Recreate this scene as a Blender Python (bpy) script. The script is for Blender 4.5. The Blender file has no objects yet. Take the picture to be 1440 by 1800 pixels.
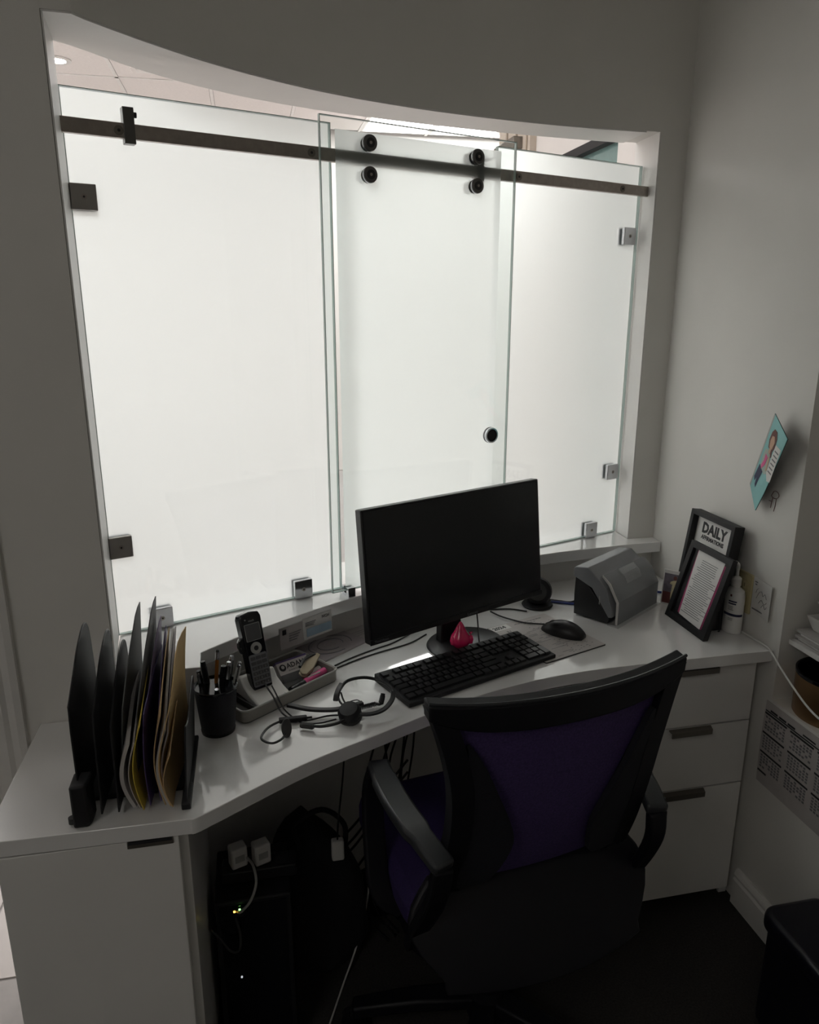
import bpy, bmesh, math, random
from mathutils import Matrix, Vector
random.seed(7)
R = math.radians
scn = bpy.context.scene
col = scn.collection

# ------------------------------------------------------------------ camera, world, light, exposure
cam_d = bpy.data.cameras.new('camera')
cam_d.sensor_fit = 'VERTICAL'; cam_d.sensor_height = 36; cam_d.sensor_width = 28.8; cam_d.lens = 26.16
cam_d.clip_start = .02
cam = bpy.data.objects.new('camera', cam_d); col.objects.link(cam)
cam.location = (0, 0, 1.53); cam.rotation_euler = (R(90 - 15.2), 0, R(-12))
scn.camera = cam
w = bpy.data.worlds.new('world'); scn.world = w; w.use_nodes = True
w.node_tree.nodes['Background'].inputs[0].default_value = (.9, .95, 1, 1)
w.node_tree.nodes['Background'].inputs[1].default_value = .02
PANEL_L = 13.9
OFFICE_FILL_L = 3.6         # radiance of the added office fill panel, unseen behind and left of the camera
#          # radiance of the lobby ceiling light panels
scn.view_settings.view_transform = 'Standard'; scn.view_settings.look = 'None'
scn.view_settings.exposure = 0; scn.view_settings.gamma = 1
scn.view_settings.use_curve_mapping = False
try:
    scn.cycles.use_denoising = True
    scn.cycles.max_bounces = 8; scn.cycles.diffuse_bounces = 6; scn.cycles.glossy_bounces = 3
    scn.cycles.transparent_max_bounces = 16; scn.cycles.adaptive_threshold = .03; scn.cycles.use_light_tree = False; scn.cycles.sample_clamp_indirect = 0
except Exception: pass

# ------------------------------------------------------------------ materials
def mat(name, c, rough=.5, metal=0., var=.04, scale=30., bump=0., spec=.5, sheen=0., coat=0.):
    m = bpy.data.materials.new(name); m.use_nodes = True
    nt = m.node_tree; b = nt.nodes['Principled BSDF']
    b.inputs['Roughness'].default_value = rough; b.inputs['Metallic'].default_value = metal
    b.inputs['Specular IOR Level'].default_value = spec
    if sheen: b.inputs['Sheen Weight'].default_value = sheen
    if coat: b.inputs['Coat Weight'].default_value = coat; b.inputs['Coat Roughness'].default_value = .06; b.inputs['Coat IOR'].default_value = 1.75
    tc = nt.nodes.new('ShaderNodeTexCoord'); nz = nt.nodes.new('ShaderNodeTexNoise')
    nz.inputs['Scale'].default_value = scale; nz.inputs['Detail'].default_value = 4
    nt.links.new(tc.outputs['Object'], nz.inputs['Vector'])
    rp = nt.nodes.new('ShaderNodeValToRGB'); e = rp.color_ramp.elements
    e[0].position = .3; e[1].position = .7
    e[0].color = (*[max(0, x * (1 - var)) for x in c], 1); e[1].color = (*[min(1, x * (1 + var)) for x in c], 1)
    nt.links.new(nz.outputs['Fac'], rp.inputs['Fac']); nt.links.new(rp.outputs['Color'], b.inputs['Base Color'])
    if bump:
        bp = nt.nodes.new('ShaderNodeBump'); bp.inputs['Strength'].default_value = bump; bp.inputs['Distance'].default_value = .002
        nt.links.new(nz.outputs['Fac'], bp.inputs['Height']); nt.links.new(bp.outputs['Normal'], b.inputs['Normal'])
    return m
def emit(name, c, s):
    m = bpy.data.materials.new(name); m.use_nodes = True; nt = m.node_tree
    for n in list(nt.nodes): nt.nodes.remove(n)
    o = nt.nodes.new('ShaderNodeOutputMaterial'); e = nt.nodes.new('ShaderNodeEmission')
    e.inputs[0].default_value = (*c, 1); e.inputs[1].default_value = s
    nt.links.new(e.outputs[0], o.inputs[0]); return m
def clear(name, tint, gl=.06, rough=.02):
    m = bpy.data.materials.new(name); m.use_nodes = True; nt = m.node_tree
    for n in list(nt.nodes): nt.nodes.remove(n)
    o = nt.nodes.new('ShaderNodeOutputMaterial'); t = nt.nodes.new('ShaderNodeBsdfTransparent'); g = nt.nodes.new('ShaderNodeBsdfGlossy')
    lw = nt.nodes.new('ShaderNodeLayerWeight'); lw.inputs[0].default_value = .5
    pw = nt.nodes.new('ShaderNodeMath'); pw.operation = 'POWER'; pw.inputs[1].default_value = 5; nt.links.new(lw.outputs['Facing'], pw.inputs[0])
    f = nt.nodes.new('ShaderNodeMath'); f.operation = 'MULTIPLY_ADD'; f.inputs[1].default_value = .9; f.inputs[2].default_value = .04; nt.links.new(pw.outputs[0], f.inputs[0])
    t.inputs[0].default_value = (*tint, 1); g.inputs['Roughness'].default_value = rough
    mx = nt.nodes.new('ShaderNodeMixShader')
    nt.links.new(f.outputs[0], mx.inputs[0]); nt.links.new(t.outputs[0], mx.inputs[1]); nt.links.new(g.outputs[0], mx.inputs[2])
    nt.links.new(mx.outputs[0], o.inputs[0]); return m
def frost(name, c, fwd, rough=.5, ior=1.2, see=0.):
    """etched glass film: diffuse transmission mixed with rough forward scattering and a little clear transmission"""
    m = bpy.data.materials.new(name); m.use_nodes = True; nt = m.node_tree
    for n in list(nt.nodes): nt.nodes.remove(n)
    o = nt.nodes.new('ShaderNodeOutputMaterial'); tl = nt.nodes.new('ShaderNodeBsdfTranslucent'); rf = nt.nodes.new('ShaderNodeBsdfRefraction'); tp = nt.nodes.new('ShaderNodeBsdfTransparent')
    tl.inputs[0].default_value = (*c, 1); rf.inputs[0].default_value = (.93, .95, .95, 1); rf.inputs['Roughness'].default_value = rough; rf.inputs['IOR'].default_value = ior
    tp.inputs[0].default_value = (.85, .92, .90, 1)
    mx = nt.nodes.new('ShaderNodeMixShader'); mx.inputs[0].default_value = fwd; m2 = nt.nodes.new('ShaderNodeMixShader'); m2.inputs[0].default_value = see
    nt.links.new(tl.outputs[0], mx.inputs[1]); nt.links.new(rf.outputs[0], mx.inputs[2])
    nt.links.new(mx.outputs[0], m2.inputs[1]); nt.links.new(tp.outputs[0], m2.inputs[2]); nt.links.new(m2.outputs[0], o.inputs[0]); return m
def thin_plastic(name, c, alpha, rough=.25):
    m = bpy.data.materials.new(name); m.use_nodes = True; b = m.node_tree.nodes['Principled BSDF']
    b.inputs['Base Color'].default_value = (*c, 1); b.inputs['Roughness'].default_value = rough; b.inputs['Alpha'].default_value = alpha; return m

PAINT = (.76, .745, .71)
M = {
 'paint': mat('wall_paint', PAINT, .55, var=.02, scale=6, bump=.05),
 'jamb': mat('jamb_white', (.82, .81, .79), .4, var=.02, scale=8),
 'lobby': mat('lobby_paint', (.80, .77, .75), .6, var=.02, scale=5),
 'beige': mat('beige_paint', (.62, .55, .47), .5),
 'carpet': mat('carpet', (.032, .029, .026), .95, var=.35, scale=220, bump=.6),
 'tile': mat('floor_tile', (.50, .46, .44), .4, var=.06, scale=4),
 'grout': mat('grout', (.40, .38, .37), .8),
 'ctile': mat('ceiling_tile', (.80, .76, .74), .85, var=.03, scale=60, bump=.2),
 'tbar': mat('ceiling_grid', (.78, .76, .74), .4),
 'shadow': mat('dark_gap', (.05, .05, .05), .8),
 'trim': mat('trim_white', (.78, .765, .74), .35, var=.02),
 'lam': mat('white_laminate', (.87, .865, .86), .2, var=.015, scale=5, spec=.5, coat=1.),
 'ledge': mat('ledge_gloss_white', (.88, .88, .875), .07, var=.01, scale=5, spec=.7, coat=1.),
 'lam2': mat('white_laminate_matt', (.78, .77, .75), .32, var=.02, scale=6),
 'edge': mat('laminate_edge', (.50, .47, .455), .35),
 'steel': mat('brushed_steel', (.40, .36, .33), .36, 1., var=.08, scale=90),
 'chrome': mat('chrome', (.62, .63, .65), .12, 1.),
 'darksteel': mat('dark_steel', (.16, .155, .15), .3, .9),
 'clampm': mat('clamp_steel', (.42, .40, .38), .35, .7),
 'pullm': mat('handle_metal', (.22, .20, .175), .35, .8),
 'gedge': mat('glass_edge', (.42, .52, .49), .15),
 'black': mat('black_plastic', (.012, .012, .014), .38),
 'gblack': mat('gloss_black', (.008, .009, .012), .12),
 'matblack': mat('matte_black', (.010, .010, .012), .6),
 'key': mat('key_plastic', (.016, .016, .018), .3),
 'footg': mat('dark_grey_metal', (.045, .046, .05), .3, .3),
 'legend': mat('key_legend', (.28, .28, .28), .5),
 'screen': mat('screen_black', (.010, .011, .014), .22),
 'greyp': mat('grey_plastic', (.22, .225, .24), .35),
 'lgrey': mat('light_grey_plastic', (.42, .42, .40), .4),
 'white': mat('white_plastic', (.72, .71, .69), .35),
 'paper': mat('paper', (.74, .73, .71), .7, var=.03),
 'paperg': mat('paper_grey', (.50, .47, .46), .6, var=.05),
 'paperl': mat('paper_lilac', (.42, .38, .40), .5, var=.1, scale=12),
 'ink': mat('ink', (.02, .02, .022), .6),
 'inkg': mat('grey_ink', (.20, .20, .21), .6),
 'inkb': mat('blue_print', (.33, .45, .56), .6),
 'navy': mat('navy_print', (.03, .035, .09), .6),
 'pink': mat('pink_print', (.75, .10, .30), .5),
 'teal': mat('teal_print', (.25, .55, .55), .5, var=.05),
 'hair': mat('brown_print', (.14, .05, .04), .6),
 'skin': mat('tan_print', (.60, .38, .26), .6),
 'shirt': mat('grey_green_print', (.42, .50, .45), .6),
 'wine': mat('wine_print', (.14, .03, .03), .5, var=.2),
 'dusk': mat('dusk_print', (.16, .14, .17), .5, var=.25, scale=60),
 'robe': mat('pale_yellow_print', (.62, .55, .34), .5, var=.15, scale=90),
 'cream': mat('cream_plastic', (.55, .48, .28), .4),
 'hotpink': mat('hot_pink_vinyl', (.80, .02, .14), .22, coat=.4),
 'manila': mat('manila_card', (.62, .43, .20), .6, var=.06),
 'tan': mat('tan_card', (.55, .38, .20), .6),
 'purple': mat('purple_card', (.085, .055, .17), .5),
 'lilac': mat('lilac_card', (.20, .15, .26), .5),
 'yellow': mat('yellow_card', (.62, .47, .07), .5),
 'greyc': mat('grey_card', (.10, .10, .105), .55),
 'greyw': mat('grey_white_papers', (.48, .46, .45), .6),
 'pencil': mat('pencil_wood', (.42, .15, .02), .4),
 'tray': mat('tray_taupe', (.30, .29, .265), .35),
 'trayin': mat('tray_dark', (.035, .035, .032), .5),
 'gold': mat('gold_metal', (.32, .19, .09), .42, .7, var=.2, scale=8),
 'mesh': mat('purple_mesh_fabric', (.055, .032, .13), .75, var=.3, scale=300, bump=.4),
 'seat': mat('purple_seat_fabric', (.028, .014, .09), .85, var=.25, scale=250, bump=.4),
 'frame': mat('chair_frame', (.007, .007, .010), .45, spec=.3),
 'pad': mat('armrest_pad', (.035, .038, .042), .35),
 'wing': mat('lumbar_mesh', (.010, .010, .016), .7, var=.4, scale=400, bump=.4),
 'blue': mat('blue_cable', (.02, .04, .22), .4),
 'bag': mat('black_fabric', (.010, .010, .013), .85, bump=.4, scale=80),
 'olive': mat('tan_metal', (.40, .34, .24), .35, .4),
 'rubber': mat('rubber', (.05, .05, .05), .7),
 'pane': clear('clear_glass', (.965, .985, .978)),
 'film': frost('frosted_film', (.85, .865, .875), .30, .75, 1.3),
 'film2': frost('frosted_door_film', (.85, .88, .88), .05, .8, 1.2, .06),
 'tglass': mat('teal_glazing', (.20, .32, .31), .08, spec=.8),
 'panel': emit('light_panel', (1, .99, .98), PANEL_L),
 'ofill': emit('office_fill_panel', (1, .97, .93), OFFICE_FILL_L),
 'downl': emit('downlight_lamp', (1, .93, .85), 60),
 'ledg': emit('led_green', (.3, 1, .2), 6), 'leda': emit('led_amber', (1, .5, .05), 8), 'ledw': emit('led_white', (.7, .75, .8), .8),
 'cover': thin_plastic('clear_cover', (.38, .39, .41), .62), 'acry': thin_plastic('clear_acrylic', (.8, .82, .84), .28, .1),
 'liner': mat('bin_liner', (.006, .006, .012), .35, bump=.3, scale=25),
}

# ------------------------------------------------------------------ geometry helpers
class G:
    def __init__(s): s.v = []; s.f = []
    def add(s, vs, fs):
        n = len(s.v); s.v += [tuple(x) for x in vs]; s.f += [tuple(i + n for i in q) for q in fs]; return s
    def box(s, x0, x1, y0, y1, z0, z1, m=None):
        vs = [(x0,y0,z0),(x1,y0,z0),(x1,y1,z0),(x0,y1,z0),(x0,y0,z1),(x1,y0,z1),(x1,y1,z1),(x0,y1,z1)]
        if m: vs = [m @ Vector(p) for p in vs]
        return s.add(vs, [(0,3,2,1),(4,5,6,7),(0,1,5,4),(1,2,6,5),(2,3,7,6),(3,0,4,7)])
    def prism(s, pts, z0, z1, m=None):
        a = sum(p[0]*q[1]-q[0]*p[1] for p, q in zip(pts, pts[1:]+pts[:1]))
        if a < 0: pts = pts[::-1]
        n = len(pts); vs = [(p[0],p[1],z0) for p in pts] + [(p[0],p[1],z1) for p in pts]
        if m: vs = [m @ Vector(p) for p in vs]
        fs = [tuple(range(n-1,-1,-1)), tuple(range(n,2*n))] + [(i,(i+1)%n,n+(i+1)%n,n+i) for i in range(n)]
        return s.add(vs, fs)
    def band(s, A, B, z0, z1):
        """solid between two equally long plan polylines A (front) and B (back)"""
        n = len(A); vs = []
        for P, z in ((A,z0),(B,z0),(A,z1),(B,z1)): vs += [(p[0],p[1],z) for p in P]
        fs = []
        for i in range(n-1):
            j = i+1
            fs += [(i,n+i,n+j,j),(2*n+i,2*n+j,3*n+j,3*n+i),(i,j,2*n+j,2*n+i),(n+j,n+i,3*n+i,3*n+j)]
        fs += [(0,2*n,3*n,n),(n-1,2*n-1,4*n-1,3*n-1)]
        return s.add(vs, fs)
    def lathe(s, prof, seg=24, m=None):
        vs = []; fs = []
        for r, z in prof:
            for k in range(seg):
                a = 2*math.pi*k/seg; vs.append((r*math.cos(a), r*math.sin(a), z))
        for i in range(len(prof)-1):
            for k in range(seg):
                l = (k+1) % seg; fs.append((i*seg+k, i*seg+l, (i+1)*seg+l, (i+1)*seg+k))
        if prof[0][0] > 1e-6: fs.append(tuple(range(seg-1,-1,-1)))
        if prof[-1][0] > 1e-6: fs.append(tuple((len(prof)-1)*seg+k for k in range(seg)))
        if m: vs = [m @ Vector(p) for p in vs]
        return s.add(vs, fs)
    def cyl(s, p, q, r, seg=16, r2=None):
        p = Vector(p); q = Vector(q); d = q-p
        m = Matrix.Translation(p) @ d.to_track_quat('Z','Y').to_matrix().to_4x4()
        return s.lathe([(r,0),(r if r2 is None else r2, d.length)], seg, m)
    def tube(s, pts, r, seg=8):
        pts = [Vector(p) for p in pts]; n = len(pts)
        rs = r if isinstance(r, (list,tuple)) else [r]*n
        t0 = (pts[1]-pts[0]).normalized(); u = t0.orthogonal().normalized(); vs = []; fs = []
        for i in range(n):
            t = (pts[min(i+1,n-1)]-pts[max(i-1,0)]).normalized()
            u = (u - t*u.dot(t)); u = u.normalized() if u.length > 1e-6 else t.orthogonal().normalized()
            b = t.cross(u)
            for k in range(seg):
                a = 2*math.pi*k/seg; vs.append(pts[i] + (u*math.cos(a)+b*math.sin(a))*rs[i])
        for i in range(n-1):
            for k in range(seg):
                l = (k+1)%seg; fs.append((i*seg+k,i*seg+l,(i+1)*seg+l,(i+1)*seg+k))
        fs += [tuple(range(seg-1,-1,-1)), tuple((n-1)*seg+k for k in range(seg))]
        return s.add(vs, fs)
    def ribbon(s, pts, wd, th, up=(0,0,1)):
        """rectangular section swept along pts"""
        pts = [Vector(p) for p in pts]; n = len(pts); up = Vector(up); vs = []; fs = []
        for i in range(n):
            t = (pts[min(i+1,n-1)]-pts[max(i-1,0)]).normalized(); sd = t.cross(up).normalized(); uu = sd.cross(t)
            w_ = wd[i] if isinstance(wd, (list,tuple)) else wd
            for a, b in ((-1,-1),(1,-1),(1,1),(-1,1)): vs.append(pts[i]+sd*a*w_/2+uu*b*th/2)
        for i in range(n-1):
            for k in range(4):
                l = (k+1)%4; fs.append((i*4+k,i*4+l,(i+1)*4+l,(i+1)*4+k))
        fs += [(3,2,1,0), tuple((n-1)*4+k for k in range(4))]
        return s.add(vs, fs)
    def sheet(s, fn, nu, nv, nrm, t):
        """solid sheet: fn(u,v)->point, nrm thickness direction"""
        nrm = Vector(nrm)*t/2; N = (nu+1)*(nv+1); vs = []
        for sg in (-1, 1):
            for j in range(nv+1):
                for i in range(nu+1): vs.append(Vector(fn(i/nu, j/nv))+nrm*sg)
        fs = []; W = nu+1
        for j in range(nv):
            for i in range(nu):
                a = j*W+i; fs += [(a,a+W,a+W+1,a+1),(N+a,N+a+1,N+a+W+1,N+a+W)]
        bd = [i for i in range(nu)] + [nu+j*W for j in range(nv)] + [nv*W+nu-i for i in range(nu)] + [(nv-j)*W for j in range(nv)]
        for a, b in zip(bd, bd[1:]+bd[:1]): fs.append((a,b,N+b,N+a))
        return s.add(vs, fs)
    def build(s, name, m, parent=None, smooth=40, bevel=0, seg=2, sub=0):
        me = bpy.data.meshes.new(name); me.from_pydata(s.v, [], s.f)
        bm = bmesh.new(); bm.from_mesh(me); bmesh.ops.recalc_face_normals(bm, faces=bm.faces); bm.to_mesh(me); bm.free()
        me.materials.append(M[m] if isinstance(m, str) else m)
        o = bpy.data.objects.new(name, me); col.objects.link(o); o.parent = parent
        if bevel:
            b = o.modifiers.new('bevel','BEVEL'); b.width = bevel; b.segments = seg; b.limit_method = 'ANGLE'; b.angle_limit = R(40)
        if sub:
            b = o.modifiers.new('sub','SUBSURF'); b.levels = sub; b.render_levels = sub
        if smooth:
            for p in me.polygons: p.use_smooth = True
            if not sub: me.set_sharp_from_angle(angle=R(smooth))
        return o
def tag(o, label, cat, group=None):
    o['label'] = label; o['category'] = cat
    if group: o['group'] = group
    return o
def thing(name, label, cat, loc=(0,0,0), rz=0, group=None, m=None):
    o = bpy.data.objects.new(name, None); col.objects.link(o); o.empty_display_size = .05
    if m is not None: o.matrix_world = m
    else: o.location = loc; o.rotation_euler = (0,0,R(rz))
    return tag(o, label, cat, group)
def struct(o): o['kind'] = 'structure'; return o
def cr(pts, n=6, closed=False):
    P = [Vector(p) for p in pts]; out = []
    N = len(P); rng = range(N if closed else N-1)
    for i in rng:
        p0 = P[(i-1)%N] if closed or i > 0 else P[0]*2-P[1]
        p1 = P[i]; p2 = P[(i+1)%N]; p3 = P[(i+2)%N] if closed or i+2 < N else P[-1]*2-P[-2]
        for k in range(n):
            t = k/n; out.append(.5*((2*p1)+(p2-p0)*t+(2*p0-5*p1+4*p2-p3)*t*t+(3*p1-p0-3*p2+p3)*t**3))
    if not closed: out.append(P[-1])
    return out
def rrect(x0, x1, y0, y1, r, n=5):
    out = []
    for cx, cy_, a0 in ((x1-r,y1-r,0),(x0+r,y1-r,90),(x0+r,y0+r,180),(x1-r,y0+r,270)):
        for k in range(n+1): a = R(a0+90*k/n); out.append((cx+r*math.cos(a), cy_+r*math.sin(a)))
    return out
def text(body, size, m, parent, loc, name='lettering', basis=None, align='LEFT', ext=.0002, sx=1, bold=0):
    cu = bpy.data.curves.new('t','FONT'); cu.body = body; cu.size = size; cu.align_x = align; cu.extrude = ext; cu.resolution_u = 2; cu.offset = bold
    t = bpy.data.objects.new('t', cu); col.objects.link(t)
    dg = bpy.context.evaluated_depsgraph_get(); me = bpy.data.meshes.new_from_object(t.evaluated_get(dg))
    bpy.data.objects.remove(t); bpy.data.curves.remove(cu)
    me.name = name; me.materials.clear(); me.materials.append(M[m])
    o = bpy.data.objects.new(name, me); col.objects.link(o); o.parent = parent
    mm = (basis.to_4x4() if basis else Matrix.Identity(4)); o.matrix_local = Matrix.Translation(loc) @ mm @ Matrix.Diagonal((sx,1,1,1))
    return o
def lines(parent, m, rows, z, name='printed_lines', th=.0002):
    """rows: list of (x0,x1,y0,y1) flat print on the local xy plane"""
    g = G()
    for x0,x1,y0,y1 in rows: g.box(x0,x1,y0,y1,z,z+th)
    return g.build(name, m, parent, smooth=0)
def wallm(x, y, z):   # frame on the right wall: local x to the viewer's right, y up, z out of the wall
    return Matrix(((0,0,-1,x),(-1,0,0,y),(0,1,0,z),(0,0,0,1)))
def copy_tree(o, parent=None):
    c = o.copy(); col.objects.link(c); c.parent = parent
    for ch in list(o.children): copy_tree(ch, c)
    return c

# ------------------------------------------------------------------ plan of the walls
RX = 1.198                     # face of the right wall
F = [(-.29,1.436),(-.247,1.439),(-.223,1.471),(-.143,1.556),(-.05,1.642),(.058,1.722),(.18,1.795),(.314,1.855),(.46,1.905),(.614,1.944),(.775,1.974),(.942,1.994),(1.116,2.003),(RX,2.003)]
BK = [(-.309,1.575),(-.28,1.60),(-.255,1.63),(-.165,1.735),(-.06,1.822),(.04,1.885),(.17,1.945),(.314,1.995),(.46,2.035),(.614,2.07),(.775,2.10),(.942,2.122),(1.119,2.14),(RX,2.14)]
S = [tuple(p)[:2] for p in cr([(x,y,0) for x,y in [(-.129,1.459),(-.029,1.538),(.13,1.643),(.267,1.718),(.5,1.822),(.801,1.912),(.999,1.938),(1.09,1.947),(RX-.001,1.953)]], 4)]
def offset(P, d):
    out = []
    for i in range(len(P)):
        a = P[max(i-1,0)]; b = P[min(i+1,len(P)-1)]; tx, ty = b[0]-a[0], b[1]-a[1]; l = math.hypot(tx,ty)
        out.append((P[i][0]-ty/l*d, P[i][1]+tx/l*d))
    return out
W = offset(S, .05); W[-1] = (RX, 2.003); W = [p for p in W if p[0] <= RX+1e-6]
SOF = 1.99; SILL = .85; DESK = .74
Fc = [tuple(p)[:2] for p in cr([(x,y,0) for x,y in F[1:13]], 4)]
FR = [(-.293,1.435)] + Fc + [(RX,2.003)]
Bc = [tuple(p)[:2] for p in cr([(x,y,0) for x,y in BK[1:13]], 4)]
BR = [(-.309,1.575)] + Bc + [(RX,2.14)]

g = G()
g.band(FR, BR, SOF, 3.1)                                             # curved header over the opening
g.prism([(-.55,1.435),(-.293,1.435),(-.309,1.575),(-.55,1.575)], 0, 3.1)
g.box(-1.42,-.55,1.435,1.575,2.08,3.1); g.box(-3.2,-1.42,1.435,1.575,0,3.1)
g.prism([(1.116,2.003),(RX,2.003),(RX,2.14),(1.119,2.14)], 0, SOF)
low = [(-.293,1.435),(-.15,1.435),(W[0][0],W[0][1])] + W[1:]
g.prism(low + [(RX,2.14)] + BR[::-1][1:], 0, .818)
wf = struct(g.build('wall_front', 'paint', smooth=30))
# smooth white lining of the opening
g = G()
g.prism([(-.2925,1.437),(-.2895,1.437),(-.3055,1.576),(-.3085,1.576)], SILL, SOF)
g.prism([(1.113,2.004),(1.1158,2.004),(1.1188,2.141),(1.116,2.141)], SILL, SOF)
k_ = [i for i, p in enumerate(FR) if p[0] < 1.114]
g.band([(max(FR[i][0],-.2925),FR[i][1]+.0015) for i in k_], [BR[i] for i in k_], SOF-.003, SOF-.0002)
struct(g.build('trim_opening', 'jamb', smooth=30))
# right wall with the niche
NY = 1.404; NZ = .617
g = G()
g.box(RX,RX+.42,NY,2.14,0,3.1); g.box(RX,RX+.42,-2.2,NY,0,NZ); g.box(RX,RX+.42,-2.2,NY,2.15,3.1); g.box(RX,RX+.42,-2.2,.1,NZ,2.15); g.box(RX+.40,RX+.42,.1,NY,NZ,2.15)
struct(g.build('wall_right','paint', smooth=0))
struct(G().box(-2.2,-2.05,-2.2,1.435,0,3.1).build('wall_left','paint', smooth=0))
struct(G().box(-2.05,RX,-2.2,-2.05,0,3.1).build('wall_back','paint', smooth=0))
g = G(); g.prism([(-2.05,-2.05),(RX,-2.05),(RX,2.003)] + W[::-1][1:] + [(-.15,1.435),(-2.05,1.435)], -.05, 0)
struct(g.build('floor','carpet', smooth=0))
g = G(); g.prism([(-2.05,-2.05),(RX,-2.05)] + FR[::-1] + [(-2.05,1.435)], 2.7, 2.75)
struct(g.build('ceiling','paint', smooth=0))
t = thing('ceiling_light_panel','added fill light panel in the office ceiling, unseen behind the camera','ceiling light',(-1.75,-1.45,2.70))  # added out of view to lift the room light beyond what the glass gives
G().box(.02,.58,.02,1.18,-.006,-.001).build('diffuser','ofill',t,smooth=0)
g = G(); g.box(0,.02,0,1.2,-.010,0); g.box(.58,.6,0,1.2,-.010,0); g.box(.02,.58,0,.02,-.010,0); g.box(.02,.58,1.18,1.2,-.010,0); g.build('frame','tbar',t,smooth=0)
# baseboard of the right wall: moulded profile swept along the wall
prof = [(0,0),(-.014,0),(-.014,.072),(-.010,.078),(-.010,.083),(-.0125,.087),(-.0085,.098),(-.004,.103),(0,.103)]
g = G(); n = len(prof); ys = (-2.05, 1.438)
g.add([(RX+x,y,z) for y in ys for x,z in prof], [tuple(range(n)), tuple(range(2*n-1,n-1,-1))] + [(i,(i+1)%n,n+(i+1)%n,n+i) for i in range(n)])
struct(g.build('baseboard_right','trim', smooth=20))
# moulded casing round the doorway
prof = [(0,0),(0,-.012),(.012,-.016),(.026,-.011),(.034,-.018),(.055,-.018),(.064,-.010),(.070,-.020),(.080,-.020),(.080,0)]
g = G(); n = len(prof)
g.add([(-.468-x,1.435+y,z) for z in (0,2.16) for x,y in prof], [tuple(range(n)), tuple(range(2*n-1,n-1,-1))] + [(i,(i+1)%n,n+(i+1)%n,n+i) for i in range(n)])
g.box(-1.50,-.548,1.417,1.435,2.08,2.16); g.box(-1.50,-1.42,1.417,1.435,0,2.08); g.box(-.556,-.55,1.436,1.575,0,2.08)
struct(g.build('trim_doorway','trim', smooth=20))
# door leaf, standing open into the hall
dr = bpy.data.objects.new('door_1', None); col.objects.link(dr); dr.location = (-1.41,1.575,0); dr.rotation_euler = (0,0,R(82)); struct(dr)
G().box(0,.80,0,.04,.01,2.06).build('door_leaf','trim',dr,bevel=.002)
for z in (.25,1.1):
    for x in (.1,.44): G().box(x,x+.26,-.004,0,z,z+.70).build('door_panel','trim',dr,bevel=.003)
g = G(); g.cyl((.74,0,1.0),(.74,-.05,1.0),.01); g.lathe([(0,0),(.024,.004),(.027,.018),(.018,.03),(0,.034)],16,Matrix.Translation((.74,-.045,1.0)) @ Matrix.Rotation(R(90),4,'X'))
g.build('door_knob','steel',dr)

# ------------------------------------------------------------------ the lobby behind the glass
g = G(); g.box(-3.2,4.4,1.575,7.4,-.05,-.004); g.box(-1.42,-.55,1.4355,1.575,-.05,-.001)
lf = struct(g.build('floor_lobby','grout', smooth=0))
tm = G().box(.003,.597,.003,.597,-.004,0); t0 = None
for i in range(-3,1):
    for j in range(0,5):
        if t0 is None: t0 = tm.build('floor_tile','tile',lf,smooth=0); t = t0
        else: t = t0.copy(); col.objects.link(t)
        t.parent = lf; t.location = (i*.6-.12, 1.58+j*.6, 0)
struct(G().box(-3.2,4.4,7.2,7.35,0,3.1).build('wall_far','lobby', smooth=0))
struct(G().box(-3.35,-3.2,1.435,7.35,0,3.1).build('wall_lobby_left','lobby', smooth=0))
struct(G().box(4.4,4.55,3.8,7.35,0,3.1).build('wall_lobby_right','lobby', smooth=0))
g = G(); LX = 1.28
g.box(LX,LX+.35,2.14,2.567,0,3.1); g.box(LX,LX+.35,2.567,3.34,2.13,3.1); g.box(LX,LX+.35,2.567,3.34,0,.3); g.box(LX,LX+.35,3.34,3.8,0,3.1); g.box(LX+.35,4.55,3.65,3.8,0,3.1)
struct(g.build('wall_lobby_side','lobby', smooth=0))
wn = bpy.data.objects.new('window_1', None); col.objects.link(wn); wn.location = (LX,2.567,.3); struct(wn)
G().box(.03,.04,.015,.40,.03,1.80).build('pane','tglass',wn,smooth=0); G().box(.03,.04,.425,.76,.03,1.80).build('pane','tglass',wn,smooth=0)
g = G(); g.box(.0,.06,0,.015,0,1.83); g.box(0,.06,.758,.773,0,1.83); g.box(0,.06,.40,.425,0,1.83); g.box(0,.06,.015,.758,0,.03)
g.build('frame','trim',wn,smooth=0)
G().box(-.004,.05,.0,.773,1.80,1.83).build('gasket','matblack',wn,smooth=0)
d2 = bpy.data.objects.new('door_2', None); col.objects.link(d2); d2.location = (LX-.03,3.36,0); struct(d2)
G().box(0,.03,0,.42,0,2.62).build('door_frame','beige',d2,smooth=0)
for y in (.03,.16,.29): G().box(-.012,0,y,y+.10,.1,2.5).build('door_panel','beige',d2,bevel=.004)
t = thing('door_closer','bronze door closer arm above the beige door beyond the glass','door closer',(LX-.055,3.42,2.22))
G().box(-.03,.025,0,.28,0,.05).build('closer_body','pullm',t,bevel=.004)
G().ribbon([(-.01,.10,-.01),(-.12,.30,-.012),(-.20,.38,-.012)],.02,.008).build('closer_arm','pullm',t,smooth=0)

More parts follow.
